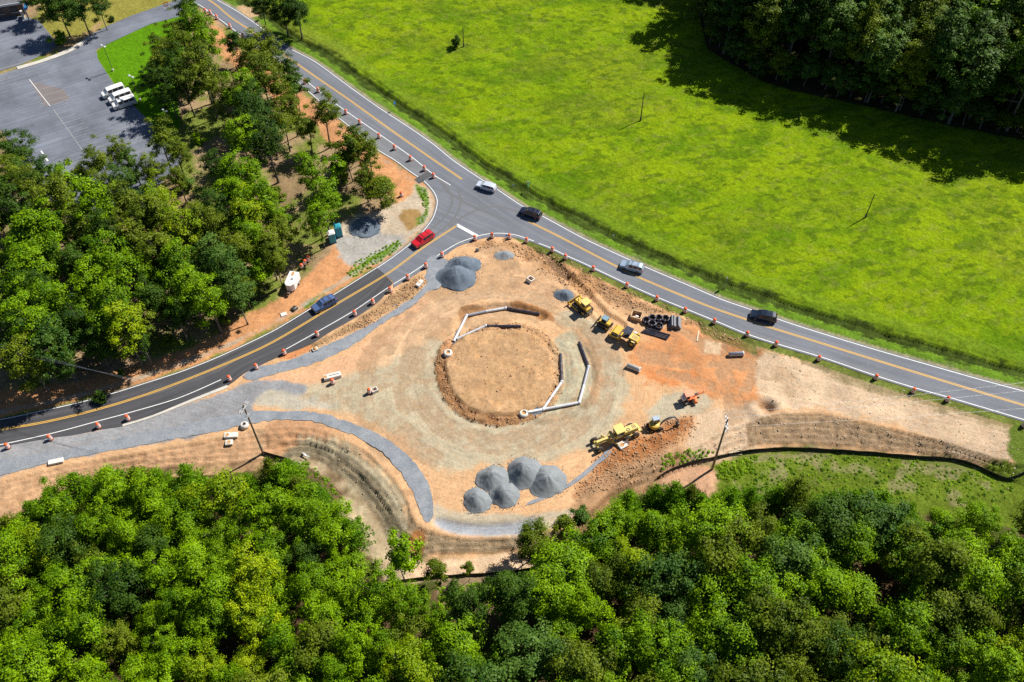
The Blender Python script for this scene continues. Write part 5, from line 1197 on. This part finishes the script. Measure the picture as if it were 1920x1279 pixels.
r = root('timber_plank', 'pale plank lying across the clay right of the pipe stack', 'plank', (1308.5, 630), head((1307,641),(1311,619))); MB().box((0, 0, .08), (2.6, .22, .08)).build('board', PALEW, r)
r = root('timber_pile', 'pile of pale boards on the weeds above the black fence', 'timber', (1379, 848), .2)
for i in range(7): MB().box((random.uniform(-.3,.3), -.5+i*.16, .12+.05*(i % 3)), (1.9+random.random()*.6, .14, .05), rz=random.uniform(-.25,.25)).build('board', PALEW, r)
r = root('plastic_sheet', 'crumpled pale sheet on the rim of the sandy bowl', 'sheet', (566, 851), -.6); 
mb = MB(); vs = [(x*.22, y*.10, .1+.12*random.random()) for y in range(4) for x in range(8)]; mb.add(vs, [(j*8+i, j*8+i+1, (j+1)*8+i+1, (j+1)*8+i) for j in range(3) for i in range(7)]).build('sheet', GALV, r)

# ---- pipe coils, pipe stack, trench box
def coil(label, px, z=0.0, R=.62):
    r = root('pipe_coil', label, 'pipe coil', px, random.random(), 'coils of black corrugated pipe'); 
    for k in range(4): 
        o = MB().ring((0, 0, .13+.19*k+z), (0, 0, 1), R + (.06 if k % 2 else 0), .12, 22, 7).build('pipe_turn', NAVY if k % 2 else BLK, r)
    for a in (0, 2.1, 4.2): MB().box((R*math.cos(a), R*math.sin(a), .42+z), (.30, .05, .86), rz=a).build('strap', GRYM, r)
for (p, l) in (((1211,604),'black pipe coil at the left end of the coils'),((1222,600),'black pipe coil second from left in the back row'),((1235,600),'black pipe coil third from left in the back row'),((1247,601),'black pipe coil touching the grey pipe stack'),((1221.5,610),'black pipe coil at the front left of the coils'),((1235,614.5),'black pipe coil at the front right of the coils')): coil(l, p, 0)
r = root('pipe_stack', 'stack of grey corrugated pipes on timber bearers beside the coils', 'pipe stack', (1265, 608), head((1266,612),(1266,598)))
MB().box((-.7,0,.06),(.14,2.5,.12)).box((.7,0,.06),(.14,2.5,.12)).build('bearer', PALEW, r)
GCOR = paint('grey_corrugated', (.17,.18,.20), .5, amt=.2)
for lay in range(3):
    for i in range(6-lay):
        if (lay, i) == (2, 1): continue
        y = (i-(5-lay)/2)*.40; corr(MB(), (-1.25+random.uniform(-.1,.1), y, .32+lay*.34), (1.25+random.uniform(-.1,.1), y, .32+lay*.34), .19, .12).build('pipe', GCOR, r)
r = root('black_pipe', 'bundle of long black pipes on the clay below the coils', 'pipe bundle', (1229, 625), head((1206,618),(1252,632)))
for i, y in enumerate((-.7,-.32,0,.4)): corr(MB(), (-2.5+.2*i, y, .17), (2.4+.1*i, y+random.uniform(-.1,.1), .17), .15, .2).build('pipe', NAVY, r)
r = root('trench_box', 'open steel box with tan rims and white bags inside', 'skip', (1193, 596), head((1181,596),(1198,601)), sink=.02)
TANP = paint('tan_steel', (.55,.38,.22), .6, amt=.4)
for (c, d) in (((0,.85,.5),(1.9,.08,1.0)),((0,-.85,.5),(1.9,.08,1.0)),((.93,0,.5),(.08,1.6,1.0)),((-.93,0,.5),(.08,1.6,1.0))): MB().box(c, d).box((c[0],c[1],1.02),(d[0]+.06,d[1]+.06,.06)).build('side_plate', TANP, r)
MB().box((.05,.25,.25),(.7,.6,.35),ch=.12,rz=.4).box((-.4,-.2,.2),(.5,.5,.3),ch=.1).build('white_bag', WHT, r); MB().box((0,0,.06),(1.8,1.6,.06)).build('floor', RUST, r)

# ---- earthmoving machines (x forward)
def track(r, y, L, R, w, shoes=22):
    """crawler track: link belt of single shoes, rollers and frame"""
    t = MB().box((0, y, R), (L-2*R*.9, w*.55, R*1.1), ch=.06).build('track_frame', DKM, r)
    k = MB(); per = 2*(L-2*R) + 2*math.pi*R
    for i in range(shoes):
        s = per*i/shoes
        if s < L-2*R: p, a = (-(L/2-R)+s, 2*R), 0
        elif s < L-2*R+math.pi*R: q = (s-(L-2*R))/R; p, a = (L/2-R+R*math.sin(q), R+R*math.cos(q)), q
        elif s < 2*(L-2*R)+math.pi*R: q = s-(L-2*R)-math.pi*R; p, a = (L/2-R-q, 0), math.pi
        else: q = (s-2*(L-2*R)-math.pi*R)/R; p, a = (-(L/2-R)-R*math.sin(q), R-R*math.cos(q)), math.pi+q
        k.box((p[0], y, p[1]), (per/shoes*.92, w, .07), ry=a)
    k.build('crawler_track', BLK, r)
    for s in (-1, 1): MB().cyl((s*(L/2-R), y-w*.3, R), (s*(L/2-R), y+w*.3, R), R*.86, n=16).build('sprocket', CY if s < 0 else DKM, t)
def wheel(r, x, y, rad, w, mat=None, rim=None):
    t = MB().lathe([(rad*.55,-w/2),(rad*.9,-w/2),(rad,-w*.32),(rad,w*.32),(rad*.9,w/2),(rad*.55,w/2),(rad*.55,-w/2)], 20)
    for i in range(16):
        a = 2*math.pi*i/16; t.box((rad*1.0*math.cos(a), rad*1.0*math.sin(a), 0), (.08, .07, w*.85), rz=a)
    o = t.build('wheel', BLK, r); o.location = (x, y, rad); o.rotation_euler = (math.pi/2, 0, 0)
    MB().lathe([(0,w*.30),(rad*.3,w*.32),(rad*.55,w*.38),(rad*.55,-w*.38),(rad*.3,-w*.32),(0,-w*.3)], 16).build('rim', rim or CY, o)
r = root('bulldozer', 'large yellow bulldozer with roofed cab beside the dark gravel heap', 'bulldozer', (1092, 579), head((1108, 588), (1078, 563)))
for s in (1, -1): track(r, s*.95, 3.5, .46, .52)
MB().box((.75,0,1.15),(1.9,1.15,1.0),ch=.1).build('engine_hood', CY, r); MB().box((-.2,0,.85),(2.6,1.2,.6),ch=.08).build('chassis', CY, r); MB().box((1.72,0,1.15),(.08,.95,.8)).build('radiator_grille', DKM, r)
MB().cyl((.9,.28,1.6),(.9,.28,2.35),.07).cyl((.5,-.3,1.6),(.5,-.3,2.0),.09).build('exhaust_stack', DKM, r)
MB().box((-.75,0,1.95),(1.25,1.3,1.25),ch=.05).build('cab', CY, r)
for (c, d) in (((-.12,0,2.15),(.03,1.0,.65)),((-1.385,0,2.15),(.03,1.0,.65)),((-.75,.66,2.1),(.9,.03,.7)),((-.75,-.66,2.1),(.9,.03,.7))): MB().box(c, d).build('window', GLS, r)
MB().box((-.75,0,2.72),(1.6,1.65,.14),ch=.05).build('roof', CYP, r)
MB().box((-1.55,0,1.15),(.5,1.2,.7),ch=.08).build('fuel_tank', CY, r)
bl = MB(); 
for i in range(6):
    a0, a1 = -.5+i/6.*1.0, -.5+(i+1)/6.*1.0
    bl.hull([(2.55-.9*a0*a0*.9, -1.6, .62+a0*1.05),(2.55-.9*a1*a1*.9, -1.6, .62+a1*1.05),(2.55-.9*a0*a0*.9, 1.6, .62+a0*1.05),(2.55-.9*a1*a1*.9, 1.6, .62+a1*1.05),(2.47-.9*a0*a0*.9, -1.6, .62+a0*1.05),(2.47-.9*a1*a1*.9, -1.6, .62+a1*1.05),(2.47-.9*a0*a0*.9, 1.6, .62+a0*1.05),(2.47-.9*a1*a1*.9, 1.6, .62+a1*1.05)])
bl.build('blade', CY, r)
for s in (1,-1):
    MB().box((1.15,s*1.38,.55),(2.7,.16,.22)).build('push_arm', CY, r); MB().cyl((1.2,s*.7,1.35),(2.4,s*.8,.8),.07).build('lift_cylinder', STEEL, r)
MB().box((-2.0,0,.8),(.35,1.3,.3),ch=.04).box((-2.15,.45,.5),(.12,.14,.9)).box((-2.15,-.45,.5),(.12,.14,.9)).build('ripper', DKM, r)

r = root('tracked_loader', 'compact yellow crawler dozer with blue grey cab roof, between bulldozer and roller', 'crawler dozer', (1134, 610), head((1145, 614), (1120, 601)))
for s in (1, -1): track(r, s*.72, 2.5, .36, .42, 18)
MB().box((-.75,0,1.0),(1.0,1.15,.75),ch=.1).build('engine_hood', CY, r); MB().box((-1.26,0,1.05),(.06,.85,.55)).build('grille', BLK, r); MB().box((.25,0,.75),(1.7,1.0,.5),ch=.06).build('chassis', CY, r)
MB().box((.05,0,1.55),(1.05,1.05,1.05),ch=.06).build('cab', DKM, r); MB().box((.05,0,2.12),(1.2,1.15,.12),ch=.04).build('roof', paint('blue_grey_roof', (.20,.34,.42), .35, .2, amt=.2), r)
for (c, d) in (((.585,0,1.65),(.03,.8,.65)),((.05,.535,1.65),(.75,.03,.6)),((.05,-.535,1.65),(.75,.03,.6))): MB().box(c, d).build('window', GLS, r)
MB().box((1.55,0,.5),(.14,2.2,.75),ch=.04).build('blade', DKM, r)
for s in (1,-1): MB().box((.95,s*.5,.55),(1.1,.12,.16)).build('push_arm', CY, r)

r = root('road_roller', 'yellow road roller with black canopy and one large smooth drum', 'road roller', (1172, 636), head((1198, 645), (1150, 623)))
MB().cyl((1.75,-1.05,.78),(1.75,1.05,.78),.78,n=28).build('drum', STEEL, r)
MB().box((1.75,1.2,.85),(1.9,.14,.5),ch=.04).box((1.75,-1.2,.85),(1.9,.14,.5),ch=.04).box((2.7,0,.85),(.22,2.54,.45),ch=.04).box((.75,0,.9),(.3,2.54,.5),ch=.04).build('drum_frame', CY, r)
MB().hull([(1.0,-.95,1.55),(2.4,-.95,1.55),(2.4,.95,1.55),(1.0,.95,1.55),(1.25,-.95,1.78),(2.15,-.95,1.78),(2.15,.95,1.78),(1.25,.95,1.78)]).build('drum_shell', CY, r)
MB().box((.1,0,.95),(.9,.8,.6),ch=.06).build('articulation', DKM, r); MB().box((-.35,0,1.4),(1.0,1.5,.25),ch=.04).build('platform', DKM, r); MB().box((-.5,0,1.75),(.5,.6,.5),ch=.08).box((-.72,0,2.1),(.12,.6,.5),ch=.05).build('seat', BLK, r)
MB().cyl((.1,0,1.4),(.0,0,2.0),.05).ring((-.02,0,2.05),(.2,0,1),.2,.025,14,6).build('steering_wheel', BLK, r)
for (x,y) in ((.1,.7),(.1,-.7),(-.9,.7),(-.9,-.7)): MB().cyl((x,y,1.4),(x,y,2.75),.045,n=8).build('canopy_post', DKM, r)
MB().box((-.4,0,2.8),(1.5,1.75,.1),ch=.04).build('canopy', paint('dark_blue_canopy', (.02,.03,.06), .35, amt=.2), r)
MB().hull([(-.95,-.7,.9),(-.95,.7,.9),(-2.7,-.7,.9),(-2.7,.7,.9),(-.95,-.72,1.85),(-.95,.72,1.85),(-2.45,-.62,1.65),(-2.45,.62,1.65),(-2.75,.65,1.3),(-2.75,-.65,1.3)]).build('engine_hood', CY, r)
for i in range(4): MB().box((-1.5-.25*i,0,1.82-.035*i),(.1,.8,.03)).build('vent_slat', DKM, r)
for s in (1,-1): wheel(r, -1.75, s*.95, .75, .5); MB().box((-2.0,s*1.1,1.62),(.7,.25,.06)).build('fender', CYP if s > 0 else CY, r)
MB().box((-1.4,-1.05,1.5),(.6,.4,.6),ch=.05).build('white_tank', WHT, r)

r = root('motor_grader', 'long pale yellow motor grader with square cab at the lower right of the site', 'motor grader', (1155, 824), head((1198, 800), (1108, 836)))
MB().box((1.6,0,1.55),(4.6,.42,.45),ch=.05).hull([(3.3,-.22,1.35),(3.3,.22,1.35),(4.1,-.3,.8),(4.1,.3,.8),(3.3,-.22,1.75),(3.3,.22,1.75),(4.15,-.3,1.35),(4.15,.3,1.35)]).build('main_beam', CYP, r)
MB().box((3.75,0,.72),(.28,1.9,.28),ch=.04).build('front_axle', CYP, r)
for s in (1,-1): wheel(r, 3.75, s*1.05, .66, .42, rim=CYP); wheel(r, -1.5, s*1.05, .66, .42, rim=CYP); wheel(r, -3.1, s*1.05, .66, .42, rim=CYP); MB().box((-2.3,s*.78,.75),(2.4,.2,.4),ch=.05).build('tandem_case', CYP, r)
MB().box((-.35,0,1.35),(1.6,1.2,.7),ch=.05).build('cab_base', CYP, r); MB().box((-.35,0,2.35),(1.45,1.5,1.35),ch=.04).build('cab', CYP, r); MB().box((-.35,0,3.08),(1.75,1.8,.12),ch=.04).build('roof', CYP, r)
for (c, d) in (((.385,0,2.45),(.03,1.2,.85)),((-1.085,0,2.45),(.03,1.2,.8)),((-.35,.765,2.4),(1.1,.03,.95)),((-.35,-.765,2.4),(1.1,.03,.95))): MB().box(c, d).build('window', GLS, r)
MB().box((-2.55,0,1.55),(2.7,1.15,.95),ch=.1).build('engine_hood', CYP, r); MB().lathe([(.22,0),(.30,0),(.30,.06),(.22,.06),(.22,0)],16,(-2.0,.2,2.03)).build('fan_ring', DKM, r); MB().cyl((-1.6,-.35,2.0),(-1.6,-.35,2.7),.06).build('exhaust_stack', DKM, r)
for i in range(3): MB().box((-2.9-.25*i,0,2.04),(.08,.7,.03)).build('vent_slat', DKM, r)
MB().ring((1.25,0,.95),(0,0,1),.75,.07,24,6).build('turntable', CYP, r); MB().box((1.2,0,.42),(.16,3.6,.62),rz=.55,ch=.05).build('blade', CYP, r)
for s in (1,-1): MB().cyl((1.0,s*.75,2.3),(1.3,s*.85,.8),.06).build('lift_cylinder', CYP, r); MB().box((2.4,s*.25,1.2),(2.3,.14,.16)).build('drawbar', CYP, r); MB().cyl((2.6,s*.3,2.0),(3.6,s*.45,1.0),.05).build('light_bracket', CYP, r)
MB().box((.95,0,1.95),(.5,1.6,.3),ch=.05).build('saddle', CYP, r)
MB().box((-4.15,0,1.0),(.5,1.5,.25),ch=.04).build('ripper_beam', CYP, r)
for y in (-.6,-.2,.2,.6): MB().box((-4.4,y,.75),(.12,.1,.8)).build('ripper_tooth', DKM, r)

r = root('mini_excavator', 'compact excavator with rounded grey cab roof and dark curved boom', 'excavator', (1227, 802), head((1210, 806), (1250, 797)))
for s in (1,-1): track(r, s*.72, 2.4, .30, .38, 18)
MB().box((0,0,.5),(1.0,1.2,.25),ch=.04).build('undercarriage', DKM, r); MB().box((-1.55,0,.4),(.12,1.9,.42),ch=.03).build('dozer_blade', DKM, r)
for s in (1,-1): MB().box((-1.1,s*.4,.4),(.9,.1,.12)).build('blade_arm', DKM, r)
MB().lathe([(0,.62),(.85,.62),(.95,.75),(.95,1.25),(.85,1.38),(0,1.38)],20,(-.1,0,0)).build('counterweight', CY, r)
MB().box((.15,.32,1.75),(1.15,.85,1.15),ch=.12).build('cab', GRYM, r); MB().box((.12,.32,2.38),(1.25,.95,.14),ch=.06).build('roof', paint('grey_blue_roof', (.38,.44,.52), .35, .2, amt=.1), r)
for (c, d) in (((.735,.32,1.85),(.03,.65,.75)),((.15,.755,1.85),(.8,.03,.7)),((.15,-.115,1.85),(.8,.03,.7))): MB().box(c, d).build('window', GLS, r)
BOOM = paint('dark_boom', (.12,.13,.16), .4, .2, amt=.3)
b = MB(); P = [(.85,-.25,1.0),(1.4,-.3,2.1),(2.2,-.4,2.75),(3.1,-.5,2.75)]
for p, q in zip(P, P[1:]): b.tube([p, q], .15, 6, False)
b.build('boom', BOOM, r)
MB().tube([(3.1,-.5,2.75),(3.75,-.6,1.75),(4.0,-.62,.9)], [.13,.12,.1], 6, False).build('dipper_arm', BOOM, r); MB().cyl((1.5,-.3,1.6),(2.6,-.44,2.5),.05).cyl((2.5,-.42,2.95),(3.35,-.54,2.55),.05).build('hydraulic_cylinder', STEEL, r)
MB().hull([(3.85,-.95,.9),(3.85,-.3,.9),(4.2,-.95,.75),(4.2,-.3,.75),(3.6,-.95,.35),(3.6,-.3,.35),(4.05,-.95,.15),(4.05,-.3,.15)]).build('bucket', DKM, r)

r = root('trencher', 'small orange ride-on trencher with flat orange canopy', 'trencher', (1289, 752), head((1270, 752), (1306, 744)))
for s in (1,-1): wheel(r, -.55, s*.65, .5, .32, rim=WHT); wheel(r, .75, s*.6, .42, .3, rim=WHT)
MB().box((.1,0,.75),(2.0,.9,.4),ch=.05).build('chassis', ORGM, r); MB().box((-.8,0,1.15),(.8,.9,.55),ch=.1).build('engine_hood', WHT, r); MB().box((.1,0,1.15),(.45,.5,.4),ch=.06).build('seat', BLK, r)
for (x,y) in ((.55,.5),(.55,-.5),(-.5,.5),(-.5,-.5)): MB().cyl((x,y,.9),(x,y,2.15),.04,n=8).build('canopy_post', DKM, r)
MB().box((0,.1,2.2),(1.6,1.45,.1),ch=.04).build('canopy', paint('faded_orange', (.78,.28,.15), .5, amt=.25), r)
MB().cyl((1.05,-1.1,.62),(1.35,.5,.62),.36,n=20).build('cable_drum', ORGM, r); MB().box((1.95,.35,1.0),(2.0,.32,.3),rz=.18,ch=.05).build('digging_boom', ORGM, r)
k = MB(); 
for i in range(12): k.box((1.3+.16*i,.24+.03*i,1.2-.02*i),(.06,.4,.12),rz=.18)
k.build('digging_chain', DKM, r); MB().box((-.75,.52,1.55),(.35,.3,.35),ch=.04).build('control_box', WHT, r)

# ---- utility poles and wires
def utility_pole(label, base, H, arm_rz, arm2=False):
    p = G(*base); r = tag(empty('utility_pole', (p.x, p.y, p.z - .2), 0), label, 'utility pole', 'wooden utility poles')
    MB().tube([(0,0,0),(0,0,H*.5),(0,0,H)], [.21,.17,.125], 10).build('pole', WOOD, r)
    c, s = math.cos(arm_rz), math.sin(arm_rz)
    for k, z in enumerate((H-.7, H-1.15) if arm2 else (H-.7,)):
        for o in ((.17,) if k == 0 else (-.17,)) if arm2 else (.17, -.17):
            a = MB().box((-s*o, c*o, z), (2.9, .11, .16), rz=arm_rz).build('crossarm', GALV, r)
            for t in (-1.3, -.55, .55, 1.3): MB().lathe([(.03,0),(.07,.05),(.05,.12),(.08,.17),(.05,.24),(0,.26)], 10, (-s*o+c*t, c*o+s*t, z+.08)).build('insulator', GRYM, a)
    MB().cyl((.34,-.1,H-3.6),(.34,-.1,H-2.7),.24,n=14).build('transformer', GRYM, r) if False else None
    for z in (H-2.6, H-3.1): MB().box((.1, 0, z), (.9, .08, .1), rz=arm_rz+.3).build('bracket', GALV, r)
    for t in (-.4, .4): MB().cyl((c*t,s*t,H-2.95),(c*t,s*t,H-2.45),.05,n=8).build('fuse_cutout', GRYM, r)
    return p, H
def top_height(base, top):
    p = G(*base); z = 8
    best = min(np.arange(6, 18, .05), key=lambda h: abs(top[1] - proj_y(p.x, p.y, p.z + h))); return float(best)
def proj_y(x, y, z):
    w = np.array([x, y, z - CAM_H]); d = w @ AX; return _c[1] + FOC*d[1]/d[2]
H1 = top_height((494, 851), (449, 757)); p1, _ = utility_pole('wooden utility pole with white crossarms over the left gravel strip', (494, 851), H1, head((444, 775), (461, 747)))
H2 = top_height((1335, 880), (1366, 785)); p2, _ = utility_pole('wooden utility pole by the black fence below the orange trencher', (1335, 880), H2, math.radians(82), True)
DKWIRE = paint('grey_wire', (.20, .22, .25), .5, .2, amt=0)
WIRE = paint('bright_wire', (.62, .62, .62), .4, .4, amt=0)
def wires(label, a, b, group='overhead wires'):
    A, B = Vector(a), Vector(b); pts = [A.lerp(B, t) - Vector((0, 0, 4*1.1*t*(1-t))) for t in np.linspace(0, 1, 14)]
    o = MB().tube(pts, .017 if a[0] > 0 else .011, 5).build('power_line', WIRE if a[0] > 0 else DKWIRE); return tag(o, label, 'power line', group)
e2 = G(1980, 815); e3 = G(1980, 850)
wires('upper overhead wire running right from the right utility pole', (p2.x, p2.y+1.3, p2.z+H2-.5), (e2.x+32, e2.y+7, H2-1.5))
wires('middle overhead wire running right from the right utility pole', (p2.x, p2.y+.5, p2.z+H2-.5), (e2.x+32, e2.y+4.8, H2-1.5))
wires('lowest overhead wire running right from the right utility pole', (p2.x, p2.y-.6, p2.z+H2-1.5), (e2.x+32, e2.y+.8, H2-2.5))
for k, l in enumerate(('top', 'second', 'third', 'lowest')):
    wires(f'{l} overhead wire running left from the left utility pole', (p1.x-1.0+.6*k, p1.y-.6+.5*k, p1.z+H1-.5), (p1.x-110, p1.y+36-2.2*k, H1-1.0))
for (base, top, l) in (((1622.5,408),(1639.5,363.5),'lone dark post standing in the field, rightmost'), ((1201,226),(1206.5,172),'lone dark post standing in the middle of the field'), ((869.5,88),(868,50),'lone thin post beside the little tree in the field')):
    p = G(*base); h = float(min(np.arange(3, 12, .05), key=lambda q: abs(top[1] - proj_y(p.x, p.y, p.z + q))))
    r = tag(empty('field_post', (p.x, p.y, p.z - .1), 0), l, 'post', 'posts standing in the field'); MB().tube([(0,0,0),(0,0,h)], [.13,.08], 8).build('pole', DKM, r); MB().box((0,0,.5),(.34,.34,1.0),ch=.05).build('sleeve', DKM, r)

# ---- car park lamps
for (base, top, l) in (((212,132.5),(195,86),'twin headed car park lamp at the corner of the lawn'), ((263,188),(247,143),'twin headed car park lamp behind the white vans'), ((323,246),(308,207),'twin headed lamp half hidden by the woodland trees')):
    p = G(*base); h = float(min(np.arange(3, 12, .05), key=lambda q: abs(top[1] - proj_y(p.x, p.y, p.z + q))))
    r = tag(empty('lamp_post', (p.x, p.y, p.z), math.radians(-35)), l, 'lamp post', 'twin lamp posts of the car park')
    MB().cyl((0,0,0),(0,0,h),.085,.06,10).build('pole', DKM, r); MB().cyl((0,0,0),(0,0,.45),.24,n=12).build('base', PREC, r)
    for s in (1,-1): q = MB().box((s*.55,0,h),(.62,.45,.2),ch=.04).build('lamp_head', GALV, r); MB().box((s*.16,0,h-.02),(.3,.08,.08)).build('bracket', DKM, q)

# ---- signs
def sign(label, base, hgt, blades, rz, name='road_sign', cat='sign', post=GALV, group=None):
    p = G(*base); r = tag(empty(name, (p.x, p.y, p.z - .1), rz), label, cat, group); MB().cyl((0,0,0),(0,0,hgt),.035,n=8).build('post', post, r)
    for (z, w, h, m, a, sh) in blades:
        if sh == 'diamond': o = MB().hull([(0,-.02,z-h/2),(0,.02,z-h/2),(0,-.02,z+h/2),(0,.02,z+h/2),(-w/2,-.02,z),(-w/2,.02,z),(w/2,-.02,z),(w/2,.02,z)])
        else: o = MB().box((0, .05, z), (w, .03, h), rz=a)
        o.build('sign_plate', m, r)
    return r
sign('green street name sign on a post beside the navy car', (990, 362), 2.9, [(2.75, 1.3, .35, GREENS, .2, ''), (3.1, 1.0, .28, GALV, 1.6, ''), (2.1, .6, .6, GREENS, .2, '')], math.radians(-115))
sign('tall narrow green and white sign above the main road right', (1358, 540), 3.0, [(2.75, .5, .7, GALV, .3, ''), (2.1, .55, .75, GREENS, .3, '')], math.radians(-110))
sign('small white marker post at the field edge above the silver blue car', (1150, 449), 1.3, [(1.15, .3, .4, GALV, 0, '')], math.radians(10), 'marker_post', 'marker post')
sign('blue square sign at the field edge along the upper main road', (741, 206), 2.2, [(2.0, .75, .75, BLUES, 0, '')], math.radians(-110))
sign('short white marker post by the ditch beside the turn lane', (841, 272), 1.1, [(.95, .26, .36, GALV, 0, '')], math.radians(10), 'marker_post', 'marker post')
sign('blue grey sign back beside the silver hatchback', (963, 356), 1.5, [(1.3, .5, .5, paint('sign_back', (.25,.33,.5), .4, .3, amt=.1), 0, '')], math.radians(15))
sign('dark sign seen edge on beside the drums at the stop line', (925, 447), 1.9, [(1.5, .7, .7, DKM, 0, 'diamond')], math.radians(80))
sign('white stake marker on the clay under the woodland edge', (491, 585), .9, [(.7, .22, .3, GALV, 0, '')], .3, 'marker_post', 'marker post')
sign('orange topped survey stake beside the pale slab', (529, 586), 1.0, [(.9, .12, .2, ORG, 0, '')], .5, 'survey_stake', 'stake')
for (p, l) in (((676,277),'white round marker lying on the turn lane'),((770,305),'white rag lying below a turn lane drum')):
    pass
# ---- silt fences
def silt_fence(label, px, z=None, h=.75):
    P = smooth_line(np.array([G(*p)[:2] for p in px]), 1.2); r = tag(empty('silt_fence', (P[0][0], P[0][1], hz(*P[0])), 0), label, 'silt fence', 'black silt fences'); b = Vector((P[0][0], P[0][1], hz(*P[0])))
    mb = MB(); Z = [hz(*p) for p in P]; n = len(P); N2 = np.gradient(P, axis=0); N2 /= np.linalg.norm(N2, axis=1)[:, None]; N2 = np.c_[-N2[:, 1], N2[:, 0]]
    vs = []
    for i in range(n):
        sag = .08*math.sin(i*1.7) + .05*math.sin(i*.6)
        for (o, z_) in ((-.02, -.15), (-.02+.08*math.sin(i*2.3), h*.5), (-.03, h+sag), (.0, h+sag), (.05+.08*math.sin(i*2.3), h*.5), (.02, -.15)):
            q = Vector((P[i][0]+N2[i][0]*o, P[i][1]+N2[i][1]*o, Z[i]+z_)) - b; vs.append(q)
    mb.add(vs, [(i*6+k, i*6+(k+1) % 6, (i+1)*6+(k+1) % 6, (i+1)*6+k) for i in range(n-1) for k in range(6)]).build('fabric', FABRIC, r)
    for i in range(0, n, 2): q = Vector((P[i][0]+N2[i][0]*.09, P[i][1]+N2[i][1]*.09, Z[i])) - b; MB().box((q.x, q.y, q.z+h*.55), (.045,.045,h*1.2)).build('stake', DKM, r)
silt_fence('long black silt fence along the foot of the right slope', [(1232,899),(1262,881),(1300,868),(1345,859),(1390,850),(1450,844),(1500,843),(1560,847),(1640,852),(1720,859),(1790,864),(1830,876),(1886,900),(1935,880)], h=.8)
silt_fence('black silt fence across the bottom of the pale strip', [(720,1098),(760,1090),(800,1085),(850,1081),(905,1078),(960,1074),(1015,1064)])
silt_fence('short black silt fence beside the foot of the left utility pole', [(497,852),(520,858),(543,864)])
silt_fence('black silt fence along the woodland edge left of the trailer', [(472,570),(495,558),(520,546)], h=.6)

# ---- flat roofed building at the top left
p = G(50, 26); bz = head((0, 36), (56, 27))
r = tag(empty('building', (p.x, p.y, 0), bz), 'flat roofed building with pale fascia in the top left corner', 'building')
BRK = gravel('brown_brick_wall', (.16, .10, .08), (.21, .13, .10), 3, .01); ROOFM = gravel('grey_roofing', (.10, .10, .115), (.14, .14, .155), 1.2, .02)
MB().box((-9, 6, 1.75), (18, 12, 3.5)).build('wall', BRK, r)
MB().box((-9, 5.6, 3.65), (19, 13.2, .3)).build('roof', ROOFM, r); MB().box((-9, -1.06, 3.62), (19.1, .12, .5)).box((.56, 5.6, 3.62), (.12, 13.2, .5)).build('fascia', WHT, r)
for x in (-2.5, -6, -9.5): f = MB().box((x, -.03, 1.7), (1.6, .08, 1.5)).build('window', GLS, r); MB().box((x, -.06, .9), (1.8, .14, .1)).build('sill', WHT, f)
MB().box((1.1, -1.9, 3.05), (.9, 3.4, .25)).build('porch_roof', paint('blue_roofing', (.03, .22, .52), .4, amt=.1), r); MB().cyl((.8, -3.2, 0), (.8, -3.2, 2.92), .2, n=12).cyl((-.5, -2.2, 0), (-.5, -2.2, 2.2), .35, n=12).build('column', PREC, r)

# ---- labels: place words for look-alikes inside their group
def screen(o):
    w = np.array(o.location) - np.array([0, 0, CAM_H]); d = w @ AX; return _c[0] + FOC*d[0]/d[2], _c[1] + FOC*d[1]/d[2]
def settle_labels():
    tops = [o for o in C.objects if o.parent is None and o.get('label')]
    by = {}
    for o in tops: by.setdefault((o.get('group'), o['label']), []).append(o)
    for (g, l), L in by.items():
        if len(L) < 2 or not g: continue
        L.sort(key=lambda o: screen(o)[1])
        nb = max(1, round(len(L) / 4.2)); size = math.ceil(len(L) / nb)
        for k in range(0, len(L), size):
            row = sorted(L[k:k+size], key=lambda o: screen(o)[0]); rk = k // size; tot = math.ceil(len(L) / size)
            rw = '' if tot == 1 else ('top row' if rk == 0 else 'bottom row' if rk == tot-1 else f'{ORD[rk]} row down')
            for i, o in enumerate(row):
                if len(row) == 1: c = ''
                else: c = 'leftmost' if i == 0 else 'rightmost' if i == len(row)-1 else f'{ORD[i]} from left'
                ext = ' '.join(q for q in (c, ('in ' if c else 'in ') + rw if rw else '') if q)
                ws = (l + ', ' + ext).split()
                o['label'] = ' '.join(ws) if len(ws) <= 16 else ' '.join(l.split()[:16-len(ext.split())]) + ', ' + ext
settle_labels()
